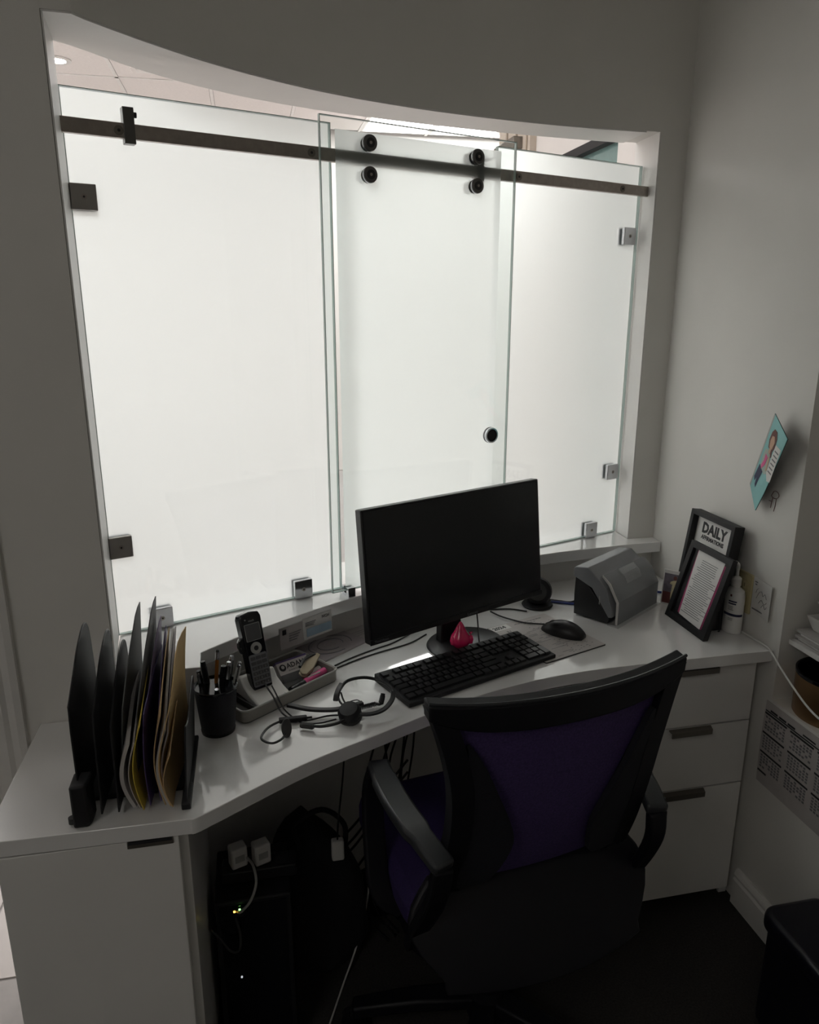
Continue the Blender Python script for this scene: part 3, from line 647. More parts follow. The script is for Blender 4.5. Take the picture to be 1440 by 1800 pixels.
cpoly('printed_face','skin',[(.30,.20),(.42,.17),(.52,.22),(.50,.31),(.42,.36),(.33,.33),(.28,.27)],.0016)
cpoly('printed_neck','skin',[(.36,.33),(.46,.33),(.47,.40),(.36,.40)],.0014)
cpoly('printed_shirt','shirt',[(.18,.42),(.30,.38),(.50,.39),(.60,.46),(.62,.62),(.52,.66),(.22,.66),(.16,.54)],.0012)
cpoly('printed_top','pink',[(.28,.45),(.44,.45),(.42,.56),(.30,.66),(.24,.62),(.30,.54)],.0016)
cpoly('printed_arm','skin',[(.46,.42),(.54,.44),(.60,.58),(.54,.60)],.0017)
cpoly('printed_legs','navy',[(.16,.64),(.42,.66),(.36,.80),(.34,.92),(.26,.90),(.24,.80),(.18,.88),(.10,.84)],.0014)
cpoly('speech_panel','paper',[(.60,.22),(.92,.18),(.95,.62),(.78,.66),(.62,.60)],.0014)
for i in range(6): cpoly('speech_line','inkg',[(.66,.27+i*.055),(.88,.245+i*.055),(.88,.262+i*.055),(.66,.288+i*.055)],.0019,.0002)
cpoly('card_back','matblack',[(0,0),(1,0),(.863,.80),(.746,1.114),(0,1)],-.0012,.001)
# wall doodle below the card
t = thing('bird_doodle','small dark line drawing of a long-legged bird on the wall under the teal card','drawing',m=wallm(RX,1.487,1.105))
for pts in ([(-.012,.0),(-.004,.012),(.008,.012),(.014,.004),(.006,-.004),(-.006,-.004),(-.012,.0)],[(-.006,-.004),(-.008,-.016),(-.010,-.030)],[(.006,-.004),(.005,-.02),(.002,-.036)],[(-.010,-.014),(-.018,-.014)]):
    G().tube([(x,y,.0008) for x,y in [tuple(p)[:2] for p in cr([(a,b,0) for a,b in pts],4)]],.0007,4).build('stroke','hair',t)

# wall calendar under the niche
t = thing('wall_calendar','year planner sheet with rows of months hanging below the niche','calendar',m=wallm(RX,1.418,.388))
G().sheet(lambda u,v: (.62*u,.222*v,.002+.003*math.sin(3.1*v)),2,8,(0,0,1),.0008).build('sheet','paperg',t)
lines(t,'ink',[(.004,.62,.196,.199)],.0045,'heading_rule',.0006)
lines(t,'ink',[(.02+i*.03,.044+i*.03,.2005,.2055) for i in range(3)]+[(.13,.17,.2025,.206)],.0042,'heading',.0006)
for c_ in range(7):
    for r_ in range(4 if c_ == 0 else 3):
        x = .004+c_*.088; y = .183-r_*.0525
        lines(t,'ink',[(x,x+(.076 if r_ < 3 else .03),y+.006,y+.0105)],.0052,'month_bar',.0006)
        if r_ == 3: continue
        rw = []
        for a in range(7):
            for b in range(5):
                if random.random() < .85: rw.append((x+.004+a*.0102,x+.0105+a*.0102,y-.003-b*.0075,y+.0015-b*.0075))
        lines(t,'inkg',rw,.0052,'month_days',.0006)

# ------------------------------------------------------------------ niche: shelf, trays, papers, pot
t = thing('niche_shelf','white shelf board across the niche in the right wall','shelf',(RX+.022,.101,.764)); G().box(0,.376,0,NY-.102,0,.012).build('board','lam2',t,bevel=.001)
G().box(0,.01,0,.02,-.02,0).build('shelf_pin','steel',t); G().box(.36,.37,NY-.125,NY-.105,-.02,0).build('shelf_pin','steel',t)
for i in range(5):
    z = .7765+i*.0062; sx_ = [0,.004,-.002,.006,.001][i]
    t = tag(G().box(RX+.026+sx_,RX+.30+sx_,1.12+sx_*2,1.392-abs(sx_)*2,z,z+.0058).build('paper_stack','paper' if i%2 else 'greyw'),['lowest','second lowest','middle','second highest','topmost'][i]+' bundle of papers stacked on the niche shelf under the trays','papers','paper bundles on the niche shelf')
for i in range(4):
    z = .8085+i*.036; x = RX+.045+i*.016
    t = thing('letter_tray','white letter tray on the niche shelf, '+['lowest','second lowest','second highest','topmost'][i]+' of the stepped stack','letter tray',(x,1.10,z),group='white letter trays')
    g = G(); y1 = .285-i*.008
    G().box(.012,.24,.012,y1-.012,0,.003).build('bottom','white',t)
    wl = lambda a,b,c_,d_: G().add([(*a,0),(*b,0),(*c_,.034),(*d_,.034),(a[0]*.9+.003,a[1]*.98+.002,.002),(b[0]*.9+.003,b[1]*.98-.002,.002),(c_[0]*.95+.004,c_[1]*.985,.034),(d_[0]*.95+.004,d_[1]*.985+.003,.034)],[(0,1,2,3),(4,7,6,5),(0,4,5,1),(3,2,6,7),(1,5,6,2),(0,3,7,4)])
    wl((.012,.012),(.012,y1-.012),(0,y1),(0,0)).build('front_wall','white',t,smooth=0)
    G().add([(.012,y1-.012,0),(.24,y1-.012,0),(.25,y1,.034),(0,y1,.034),(.012,y1-.015,.002),(.24,y1-.015,.002),(.25,y1-.003,.034),(.003,y1-.003,.034)],[(0,1,2,3),(4,7,6,5),(0,4,5,1),(3,2,6,7),(1,5,6,2),(0,3,7,4)]).build('side_wall','white',t,smooth=0)
    G().box(.236,.242,.012,y1-.012,0,.034).build('back_wall','white',t)
t = thing('gold_pot','round bronze gold pot with black rim standing in the niche','pot',(1.286,1.312,NZ))
G().lathe([(0,0),(.082,0),(.085,.004),(.087,.100)],48).build('body','gold',t); G().lathe([(.087,.100),(.0885,.101),(.0885,.108),(.084,.108),(.083,.100),(.082,.03),(0,.03)],48).build('rim','gblack',t)
tag(G().tube(cr([(1.183,1.553,DESK+.003),(1.187,1.50,DESK+.003),(1.189,1.45,DESK+.003),(1.187,1.424,DESK+.003),(1.184,1.405,DESK-.004),(1.172,1.32,.704),(1.150,1.22,.690),(1.13,1.10,.70)],6),.0024).build('white_cable','white'),'white cable running off the desk end past the niche','cable')

# ------------------------------------------------------------------ things on the left half of the desk
# cards and papers by the ledge
def on_face(x):   # point on the ledge fascia for a given x, with its direction
    for a,b in zip(S,S[1:]):
        if a[0] <= x <= b[0]:
            k = (x-a[0])/(b[0]-a[0]); return a[0]+(b[0]-a[0])*k, a[1]+(b[1]-a[1])*k, math.degrees(math.atan2(b[1]-a[1],b[0]-a[0]))
for x,zt,nm,lb,kind in ((.064,.833,'business_card','pale business card with a dark portrait mark stuck under the ledge',0),(.124,.838,'business_card','white and blue business card stuck under the ledge, nearer the monitor',1)):
    px,py,a = on_face(x); t = thing(nm,lb,'business card',(px+.0012*math.sin(R(a)),py-.0012*math.cos(R(a)),zt),a,group='business cards under the ledge')
    hh = .052; wd = .036 if kind == 0 else .042
    G().sheet(lambda u,v: (-wd+2*wd*u,-.001+(-.004 if kind else -.002)*(1-v)*(1-v),-hh+hh*v),6,4,(0,1,0),.0005).build('card','paperg' if kind == 0 else 'paper',t)
    if kind == 0:
        G().box(-.030,-.020,-.0045,-.0035,-.016,-.004).build('portrait_mark','ink',t)
        g = G()
        for i in range(4): g.box(-.012,.022-.004*i,-.0045,-.0035,-.018-.006*i,-.0165-.006*i)
        g.build('printed_lines','inkg',t)
    else:
        G().box(-.034,.038,-.0058,-.0048,-.046,-.026).build('blue_field','inkb',t); text('NCH',.010,'ink',t,(.012,-.0032,-.012),'lettering',up)
        g = G()
        for i in range(3): g.box(-.036,-.012+.003*i,-.0042,-.0032,-.020+.004*i-.0,-.0188+.004*i)
        g.build('printed_lines','inkg',t)
t = thing('brochure','glossy lilac grey brochure lying against the wall under the ledge','brochure',(.136,1.582,DESK),38)
G().box(0,.150,0,.105,0,.003).build('pages','paperg',t); G().prism(rrect(.001,.149,.001,.104,.002),.003,.0036).build('cover','paperl',t)
for k_,r_ in enumerate((.045,.036,.027,.012)): G().tube([(.07+r_*1.3*math.cos(a*.3),.055+r_*math.sin(a*.3),.0038) for a in range(-2,17)],.0012,5).build('printed_swirl','paperg' if k_%2 else 'inkg',t)
t = thing('loose_paper','loose grey sheet of paper half under the monitor beside the ledge','paper',(.225,1.665,DESK),32); G().sheet(lambda u,v: (.13*u,.085*v,.001+.005*u*v),6,5,(0,0,1),.0006).build('sheet','paperg',t); lines(t,'inkg',[(.02,.07,.03+.01*i,.031+.01*i) for i in range(3)],.003)

# pen cup with pens
CX,CY = -.096,1.338
t = thing('pen_cup','black mesh pen cup on the desk beside the file sorter','pen cup',(CX,CY,DESK))
G().lathe([(0,0),(.030,0),(.0315,.002),(.0405,.094),(.0390,.094),(.0300,.004),(0,.004)],40).build('mesh_wall','wing',t)
G().lathe([(.0403,.092),(.0425,.0935),(.0425,.0965),(.0403,.098),(.0388,.0965),(.0388,.0935)],40).build('rim','gblack',t); G().lathe([(.0305,.0),(.0325,.001),(.0328,.006),(.0312,.008)],40).build('foot_ring','gblack',t)
def pen(name,label,x,y,tx,ty,L,r,m,tip,tipm,clip=None,z0=.0045):
    a = Vector((CX+x,CY+y,DESK+z0)); b = a+Vector((tx,ty,1)).normalized()*L; d = (b-a).normalized()
    t = thing(name,label,'pencil' if name == 'pencil' else 'pen',a,group='pens in the mesh cup'); B = b-a
    G().cyl((0,0,0),B-d*tip,r,12).build('barrel',m,t); 
    e = G().cyl(B-d*tip,B,r*.95,12,r*.8).build('end_cap',tipm,t)
    if clip:
        sd_ = d.cross(Vector((0,1,0))).normalized()*0+Vector((0,-1,0)); sd_ = (sd_-d*sd_.dot(d)).normalized()
        G().ribbon([B-d*.004+sd_*r,B-d*.004+sd_*(r+.0022),B-d*.042+sd_*(r+.0016)],.0032,.0009,up=sd_).build('clip',clip,t,smooth=0)
    return t
t = pen('pencil','orange wooden pencil standing tallest in the mesh cup',-.008,.006,.10,.10,.156,.0036,'pencil',.004,'matblack')
G().cyl(Vector((.10,.10,1)).normalized()*.137,Vector((.10,.10,1)).normalized()*.152,.0039,12).build('ferrule','chrome',t)
pen('ballpoint_pen','black pen with curved clip leaning at the left of the cup',-.016,-.002,-.10,-.02,.128,.0048,'gblack',.010,'black','chrome')
pen('marker_pen','thick black marker behind the pencil in the cup',-.006,.014,-.12,.06,.134,.0060,'matblack',.012,'black')
pen('ballpoint_pen','black pen with silver button leaning right in the cup',.006,-.004,.16,.02,.140,.0050,'gblack',.008,'chrome','chrome')
pen('ballpoint_pen','black pen with silver button at the back right of the cup',.010,.010,.17,.12,.140,.0050,'gblack',.008,'chrome','chrome')
pen('ballpoint_pen','silver grey pen leaning farthest right in the cup',.014,.004,.26,.06,.134,.0050,'lgrey',.010,'chrome','chrome')
pen('marker_pen','black capped marker in the middle of the cup',.002,.004,.12,-.04,.132,.0062,'black',.014,'gblack')
pen('ballpoint_pen','short black pen with round silver end at the front of the cup',.002,-.014,.02,-.14,.098,.0052,'gblack',.006,'chrome')

# file sorter
t = thing('file_sorter','black desktop file sorter with rounded dividers','file sorter',(-.31,1.10,DESK))
G().box(0,.178,.055,.215,0,.008).build('base','matblack',t,bevel=.002); G().box(.163,.178,.0,.06,0,.012).build('front_foot','matblack',t,bevel=.002)
def leaf(x,zt,y0,y1,zf,lx,name='divider',m='matblack'):
    prof = [(y0,.008),(y1,.008),(y1+.004,zt*.62),(y1-.004,zt*.88),(y1-.016,zt*.97),(y1-.035,zt),(y1-.06,zt*.985),(y1-.10,zt*.93),(y1-.14,zt*.84),(y0+.004,zf),(y0,zf*.8)]
    pp = [(p.x,p.y) for p in cr([(a,b,0) for a,b in prof[2:10]],4)]
    pts = prof[:2]+pp+prof[10:]
    g = G(); n_ = len(pts); th = .0028
    g.add([(x+lx*z-th/2,y,z) for y,z in pts]+[(x+lx*z+th/2,y,z) for y,z in pts],[tuple(range(n_)),tuple(range(2*n_-1,n_-1,-1))]+[(i,(i+1)%n_,n_+(i+1)%n_,n_+i) for i in range(n_)])
    o = g.build(name,m,t,smooth=30,bevel=.0006)
    G().tube([(x+lx*z,y,z+.0006) for y,z in pp],.0016,6).build('rolled_edge','black',o)
    return o
leaf(.010,.272,.006,.20,.20,.0); leaf(.040,.256,.006,.20,.18,.02); leaf(.066,.232,.006,.205,.16,.01)
leaf(.170,.150,.006,.20,.145,.06,'end_divider')
g = G(); g.prism([(.0,-.012),(.024,-.012),(.028,.0),(.028,.03),(.0,.03)],0,.075); g.build('front_bracket','matblack',t,bevel=.004)
G().lathe([(0,0),(.006,0),(.006,.010),(0,.011)],14,Matrix.Translation((-.003,0,.004))).build('foot','rubber',t); G().lathe([(0,0),(.006,0),(.006,.007),(0,.0075)],14,Matrix.Translation((.15,.205,-.0001))).build('foot','rubber',t)
def folder(name,label,cat,m,x,y0,y1,ztop,bulge,lx,zb=.009,dip=.0,tab=.0,t_=.0016,fray=0.,skew=0.):
    def fn(u,v):
        zt = ztop-(dip*(1-u)**1.6)+tab*max(0,1-abs(u-.8)*8)
        z = zb+(zt-zb)*v; y = y0+(y1-y0)*u
        return (x+lx*(z-zb)/.28+bulge*math.sin(math.pi*v)*(1-u*.5)+fray*math.sin(7*u)*v+skew*u, y-.004*math.sin(3*v), z)
    o = G().sheet(fn,8,12,(1,0,0),t_).build(name,m,None); o.location = (-.31,1.10,DESK)
    return tag(o,label,cat,'folders in the black sorter')
folder('file_folder','tall dark grey folder left of the pair in the sorter','folder','greyc',.078,.03,.205,.290,-.004,.010,dip=.11,tab=.006,skew=.010)
folder('file_folder','tallest dark grey folder with pointed corner in the sorter','folder','greyc',.092,.03,.212,.296,.001,.022,dip=.13,tab=.006,skew=.010)
folder('paper_bundle','bundle of grey white papers with bowed edges in the sorter','papers','greyw',.090,.012,.17,.175,-.014,-.002,dip=.05,t_=.006)
folder('file_folder','grey folder wrapped against the grey papers in the sorter','folder','paperg',.098,.010,.18,.185,-.012,.002,dip=.06)
folder('file_folder','yellow folder with a thin bright edge in the sorter','folder','yellow',.105,.002,.17,.200,-.013,.012,dip=.04,tab=.01)
folder('file_folder','lilac sheet folder showing behind the yellow one','folder','lilac',.108,.04,.212,.258,-.002,.014,dip=.11,skew=.010)
folder('file_folder','dark purple folder in the middle of the sorter','folder','purple',.114,.012,.205,.205,-.004,.006,dip=.03,skew=.010)
folder('file_folder','second dark purple folder leaning right in the sorter','folder','purple',.130,.02,.208,.240,-.004,.010,dip=.11)
folder('file_folder','tan folder with a narrow visible edge in the sorter','folder','tan',.138,.008,.20,.240,-.013,.008,dip=.07)
folder('paper_bundle','white papers between the tan and manila folders','papers','greyw',.143,.006,.20,.236,-.014,.010,dip=.09,t_=.004)
folder('paper_bundle','loose lilac grey papers beside the manila folder','papers','paperl',.147,.010,.205,.238,-.012,.010,dip=.10,t_=.002)
folder('file_folder','large manila folder with a bent corner at the right of the sorter','folder','manila',.146,.004,.208,.235,-.013,.004,dip=.085,tab=.004,fray=.003,skew=.021)
folder('file_folder','brown manila folder bulging next to the black end divider','folder','tan',.150,.000,.19,.125,-.012,.008,dip=.02)

# desk tray with phone and stationery
TM = Matrix.Translation((-.036,1.352,DESK)) @ Matrix.Rotation(R(36),4,'Z')
t = thing('desk_tray','taupe desk tray holding the phone and stationery','tray',m=TM)
o_,i_ = rrect(-.014,.238,-.002,.142,.014), rrect(-.010,.234,.002,.138,.011)
G().prism(rrect(-.012,.236,0,.140,.013),0,.003).build('tray_floor','trayin',t)
n_ = len(o_); g = G(); g.add([(*p,.003) for p in o_]+[(*p,.027) for p in o_]+[(*p,.003) for p in i_]+[(*p,.027) for p in i_],
   [f_ for i in range(n_) for j in [(i+1)%n_] for f_ in ((i,j,n_+j,n_+i),(n_+i,n_+j,3*n_+j,3*n_+i),(2*n_+j,2*n_+i,3*n_+i,3*n_+j),(i,2*n_+i,2*n_+j,j))]); g.build('tray_wall','tray',t,smooth=40)
G().tube([(*p,.027) for p in cr([(x,y,0) for x,y in o_],1,True)] if False else [(p[0],p[1],.0272) for p in o_+o_[:1]],.0021,6).build('tray_rim','lgrey',t)
G().box(.026,.029,.004,.136,.003,.016).build('partition','trayin',t)
# phone cradle + handset
PM = TM @ Matrix.Translation((.080,.052,.0035)) @ Matrix.Rotation(R(-8),4,'Z')
t = thing('phone_cradle','white charging cradle under the cordless phone in the desk tray','phone cradle',m=PM)
g = G(); mm = Matrix(((0,0,1,0),(1,0,0,0),(0,1,0,0),(0,0,0,1)))
g.prism([(-.044,0),(.062,0),(.062,.034),(.034,.046),(.018,.028),(-.008,.018),(-.044,.010)],-.040,.040,mm).build('base','white',t,bevel=.004)
text('vtech',.013,'ink',t,(.004,-.040,.0118),'maker_mark',Matrix.Rotation(R(13),3,'X'),bold=.0002)
HM = PM @ Matrix.Translation((-.004,.004,.0215)) @ Matrix.Rotation(R(-17),4,'X')
t = thing('cordless_phone','black cordless phone handset standing in its white cradle','phone',m=HM)
def rz_(pts,y0,y1): return G().prism(pts,y0,y1,Matrix(((1,0,0,0),(0,0,1,0),(0,1,0,0),(0,0,0,1))))
g = rz_([(-.0215,0),(.0215,0),(.023,.04),(.0235,.10),(.025,.150),(.021,.160),(.0,.163),(-.021,.160),(-.025,.150),(-.0235,.10),(-.023,.04)],-.004,.020); g.build('body','gblack',t,bevel=.003)
rz_(rrect(-.0205,.0205,.006,.074,.004),-.0052,-.004).build('keypad_plate','greyp',t,bevel=.0004)
b0 = None
for r_ in range(6):
    for c_ in range(3):
        if b0 is None: b0 = rz_(rrect(-.0052,.0052,-.0035,.0035,.0012,2),-.0066,-.0052).build('phone_key','greyc',t,smooth=0); o = b0
        else: o = b0.copy(); col.objects.link(o); o.parent = t
        o.location = (-.0125+.0125*c_,0,.0135+.0105*r_)
dg_ = ['*0#','789','456','123']
for r_ in range(4):
    for c_ in range(3): text(dg_[r_][c_],.0055,'lgrey',t,(-.0143+.0125*c_,-.0067,.0113+.0105*r_),'digit',up,ext=.00005)
G().lathe([(.0055,.0),(.0125,.0),(.0125,.0012),(.0055,.0012)],28,Matrix.Translation((0,-.004,.086)) @ Matrix.Rotation(R(90),4,'X')).build('nav_ring','lgrey',t); G().lathe([(.0052,.0),(.0052,.0016),(0,.0016)],20,Matrix.Translation((0,-.004,.086)) @ Matrix.Rotation(R(90),4,'X')).build('nav_button','black',t)
rz_(rrect(-.0175,.0175,.102,.138,.0015),-.0046,-.004).build('screen_border','lgrey',t,smooth=0); rz_(rrect(-.0165,.0165,.103,.137,.0012),-.0050,-.0046).build('screen','greyc',t,smooth=0)
text('vtech',.006,'lgrey',t,(-.006,-.0043,.1425),'maker_mark',up); G().cyl((-.013,-.004,.148),(-.013,-.0052,.148),.0016,10).build('indicator','lgrey',t)
o = G().tube(cr([(-.024,.004,.110),(-.031,.004,.106),(-.033,.004,.098),(-.032,.004,.088),(-.029,.004,.082)],4),[.003]*4+[.0042]*6+[.003]*7).build('headset_plug','black',t); G().cyl((-.034,.004,.104),(-.028,.004,.112),.0032,10).build('plug_ring','chrome',o)
# box lettered ADAMS, staple remover, marker, eraser stick
BM = TM @ Matrix.Translation((.142,.070,.0035)) @ Matrix.Rotation(R(-8),4,'Z') @ Matrix.Rotation(R(-46),4,'X')
t = thing('note_box','small pale box lettered ADAMS leaning in the back of the desk tray','box',m=BM)
G().box(0,.078,0,.020,0,.050).build('carton','olive' if False else 'paperg',t,bevel=.001); G().box(.0,.078,-.0006,0,.0,.018).build('dark_panel','greyc',t,smooth=0); G().box(-.0003,.0783,-.0003,.0203,.0465,.0504).build('purple_top','purple',t)
text('ADAMS',.016,'ink',t,(.022,-.0004,.030),'lettering',up,bold=.0002); text('BUSINESS FORMS',.0052,'inkg',t,(.023,-.0004,.0225),'small_lettering',up)
G().lathe([(0,0),(.008,0),(.008,.0006),(0,.0006)],20,Matrix.Translation((.012,0,.034)) @ Matrix.Rotation(R(90),4,'X')).build('round_emblem','ink',t); G().lathe([(0,0),(.004,0),(.004,.0009),(0,.0009)],12,Matrix.Translation((.0125,0,.035)) @ Matrix.Rotation(R(90),4,'X')).build('emblem_face','paperg',t)
t = thing('staple_remover','tan and black staple remover lying in the desk tray','staple remover',m=TM @ Matrix.Translation((.204,.056,.022)) @ Matrix.Rotation(R(24),4,'Z') @ Matrix.Rotation(R(22),4,'X') @ Matrix.Scale(1.12,4))
for s_ in (0,1):
    pts = [(-.040,.000),(-.036,-.008),(-.010,-.010),(.012,-.006),(.030,-.003),(.030,.006),(.010,.012),(-.020,.012),(-.036,.008)]
    G().prism([(x,y) for x,y in pts],.0,.004,Matrix.Translation((0,0,.012*s_)) @ Matrix.Rotation(R(-10*s_),4,'Y')).build('jaw','olive',t,bevel=.0015)
G().cyl((.018,.003,-.002),(.018,.003,.018),.007,18).build('pivot','black',t); G().tube(cr([(-.038,.010,.018),(-.010,.014,.020),(.012,.010,.019),(.026,.004,.017)],4),.0030).build('black_grip','black',t)
t = thing('pink_marker','pink highlighter with a black cap lying along the front of the desk tray','marker',m=TM @ Matrix.Translation((.122,.024,.0135)))
G().cyl((.036,0,0),(.104,.008,.003),.0085,18,.0075).build('barrel','pink',t); G().cyl((0,-.004,-.001),(.038,.0003,.0001),.0092,18,.0095).build('cap','gblack',t); G().box(.05,.085,-.0,.004,.0065,.0095).build('label','paperg',t)
t = thing('correction_stick','white glue stick lying at the right end of the desk tray','glue stick',m=TM @ Matrix.Translation((.190,.044,.0115)))
G().cyl((0,0,0),(.036,.006,.003),.0075,18).build('barrel','white',t); G().cyl((-.012,-.002,-.001),(0,0,0),.0078,18).build('cap','wine',t)

# ------------------------------------------------------------------ headset
t = thing('phone_headset','black phone headset with boom microphone lying on the desk','headset',(0,0,DESK))
def lc_(L): return [(x,y,z-DESK) for x,y,z in L]
band = cr(lc_([(.162,1.305,.762),(.196,1.300,.760),(.226,1.309,.762),(.248,1.333,.770),(.251,1.357,.780),(.233,1.381,.786),(.201,1.400,.788),(.166,1.397,.786),(.147,1.374,.781),(.139,1.352,.775)]),5)
G().ribbon(band[:20],.010,.0045).build('lower_band','black',t,bevel=.001); G().tube(band[18:],.0034,8).build('headband','black',t)
G().lathe([(0,-.014),(.018,-.013),(.023,-.004),(.023,.006),(.018,.013),(0,.014)],28,Matrix.Translation((.158,1.315,.0195)) @ Matrix.Rotation(R(18),4,'X') @ Matrix.Rotation(R(-12),4,'Y')).build('ear_cup','matblack',t)
G().lathe([(.016,-.016),(.0235,-.0135),(.0235,-.006),(.016,-.005)],28,Matrix.Translation((.158,1.315,.0195)) @ Matrix.Rotation(R(18),4,'X') @ Matrix.Rotation(R(-12),4,'Y')).build('ear_cushion','rubber',t)
G().tube(cr(lc_([(.156,1.300,.757),(.127,1.290,.753),(.100,1.290,.751),(.079,1.299,.750)]),5),.003).build('boom','black',t)
G().tube(cr(lc_([(.086,1.296,.7485),(.074,1.302,.7485),(.060,1.308,.7485)]),4),[.004]+[.0062]*7+[.004]).build('microphone','rubber',t)
G().tube(cr(lc_([(.085,1.335,.747),(.053,1.334,.747),(.025,1.331,.748),(-.001,1.309,.750),(-.015,1.277,.751),(-.009,1.260,.751),(.006,1.251,.751),(.022,1.261,.751),(.030,1.277,.751)]),5),.0024).build('temple_loop','black',t)
G().lathe([(0,-.004),(.012,-.003),(.0135,0),(.012,.003),(0,.004)],20,Matrix.Translation((.033,1.291,.0155)) @ Matrix.Rotation(R(62),4,'X') @ Matrix.Rotation(R(25),4,'Y') @ Matrix.Diagonal((.8,1.4,1,1))).build('temple_pad','rubber',t)
G().ribbon(cr(lc_([(.040,1.384,.752),(.078,1.360,.752),(.116,1.346,.753),(.146,1.340,.756),(.190,1.352,.757)]),5),.011,.006).build('flat_band','black',t,bevel=.001)
G().ribbon(cr(lc_([(.152,1.386,.786),(.143,1.371,.782),(.137,1.357,.777),(.134,1.348,.770)]),4),.010,.006).build('slider','black',t,bevel=.001)
G().tube(cr(lc_([(.140,1.352,.776),(.143,1.345,.768),(.150,1.338,.762)]),4),.0022).build('wire_yoke','black',t); G().tube(cr(lc_([(.147,1.362,.780),(.150,1.350,.770),(.156,1.340,.762)]),4),.0018).build('wire_yoke','black',t)
G().box(.020,.075,1.328,1.340,.003,.012,Matrix.Identity(4)).build('inline_switch','matblack',t,bevel=.002)
hx = []
for i in range(90):
    a = i*.85; s_ = i/89; c0 = Vector((.180,1.349,.0075)).lerp(Vector((.218,1.357,.0085)),s_); hx.append(c0+Vector((0,math.cos(a)*.0042,math.sin(a)*.0042)))
G().tube(hx,.0013,5).build('coiled_cord','black',t)
G().tube(cr([(.218,1.356,.009),(.226,1.352,.010),(.231,1.358,.018),(.234,1.364,.026)],4),[.003]*5+[.0058]*6+[.005]*2).build('connector','matblack',t)
G().tube(cr([(.150,1.362,.003),(.154,1.372,.003),(.167,1.386,.003),(.184,1.390,.003),(.191,1.374,.003),(.186,1.354,.006)],6),.0012,6).build('thin_cord','black',t)
G().tube(cr([(-.004,1.408,.056),(.002,1.398,.046),(.012,1.384,.034),(.022,1.372,.012),(.032,1.360,.0035),(.046,1.342,.004),(.075,1.330,.004),(.116,1.338,.004),(.146,1.332,.006)],6),.0018,6).build('cord','black',t)
G().tube(cr([(.010,1.402,.050),(.018,1.390,.036),(.030,1.376,.012),(.045,1.355,.003),(.064,1.326,.003),(.097,1.316,.003),(.132,1.322,.004)],6),.0016,6).build('cord','black',t)

# ------------------------------------------------------------------ office chair
CH = Matrix.Translation((.47,.955,0)) @ Matrix.Rotation(R(8.4),4,'Z')
t = thing('office_chair','black office chair with purple mesh back pushed up to the desk','chair',m=CH)
# local: x across, y forward (towards the desk), z up; top of the back at y=0
def bk(u,z):   # point on the curved, reclined backrest
    s_ = (.95-z)/.45; return (u, .016+.105*s_-.03*math.sin(math.pi*min(1,max(0,s_)))+.60*u*u, z)
hw = [(.955,.235),(.93,.229),(.89,.214),(.83,.199),(.77,.192),(.70,.191),(.63,.196),(.56,.198),(.50,.190),(.47,.180)]
outl = [(u,z) for z,u in hw] + [(-u,z) for z,u in hw[::-1]]
inn = [(.186,.900),(.168,.86),(.150,.80),(.142,.74),(.146,.66),(.152,.60),(.145,.56),(.10,.545)]
def bar(p,q,m='frame'): pass
fr = cr([(u,z,0) for u,z in [(.235,.955),(.214,.89),(.198,.82),(.192,.76),(.191,.69),(.196,.61),(.197,.55),(.185,.50),(.12,.475),(0,.47),(-.12,.475),(-.185,.50),(-.197,.55),(-.196,.61),(-.191,.69),(-.192,.76),(-.198,.82),(-.214,.89),(-.235,.955)]],5)
def inset(p,cx=0,cz=.72,dx=.036,dz=.06):
    u,z = p; return (u-math.copysign(min(abs(u),dx),u), z+(dz if z < .56 else 0) )
g = G(); vs = []; fs = []; n_ = len(fr)
for p in fr:
    u,z = p.x,p.y
    iu,iz = inset((u,z)); 
    for a,b,dy in ((u,z,-.012),(u,z,.014),(iu,iz,.012),(iu,iz,-.010)):
        P = bk(a,b); vs.append((P[0],P[1]+dy,P[2]))
for i in range(n_-1):
    for k_ in range(4): l = (k_+1)%4; fs.append((i*4+k_,i*4+l,(i+1)*4+l,(i+1)*4+k_))
fs += [(0,1,2,3),((n_-1)*4+3,(n_-1)*4+2,(n_-1)*4+1,(n_-1)*4)]
g.add(vs,fs); g.build('back_frame','frame',t,smooth=50)
tp = []
for i in range(25):
    u = -.234+.468*i/24; zz = .945+.010*(abs(u)/.234)**3; tp.append(bk(u,zz))
g = G()
vs = []; fs = []
for P in tp:
    k_ = 1-.55*(abs(P[0])/.234)**4
    for dy,dz in ((-.014,.010),(.014,.014),(.012,-.034*k_),(-.012,-.038*k_)): vs.append((P[0],P[1]+dy,P[2]+dz))
for i in range(24):
    for k_ in range(4): l = (k_+1)%4; fs.append((i*4+k_,i*4+l,(i+1)*4+l,(i+1)*4+k_))
fs += [(0,1,2,3),(99,98,97,96)]
g.add(vs,fs).build('top_rail','frame',t,bevel=.003,smooth=50)
G().tube([(p[0],p[1]-.010,p[2]+.0125) for p in tp],.003,6).build('rail_piping','pad',t)
g = G(); vs=[]; fs=[]; NU,NV = 16,18
def hwz(z):
    for (z1,u1),(z0,u0_) in zip(hw,hw[1:]):
        if z0 <= z <= z1: return u0_+(u1-u0_)*(z-z0)/(z1-z0)
    return .19
g.sheet(lambda a,b: (lambda z: (lambda u: (bk(u,z)[0],bk(u,z)[1]+.008,z))((2*a-1)*(hwz(z)-.02)))(.50+.43*b),NU,NV,(0,1,0),.003).build('mesh_back','mesh',t)
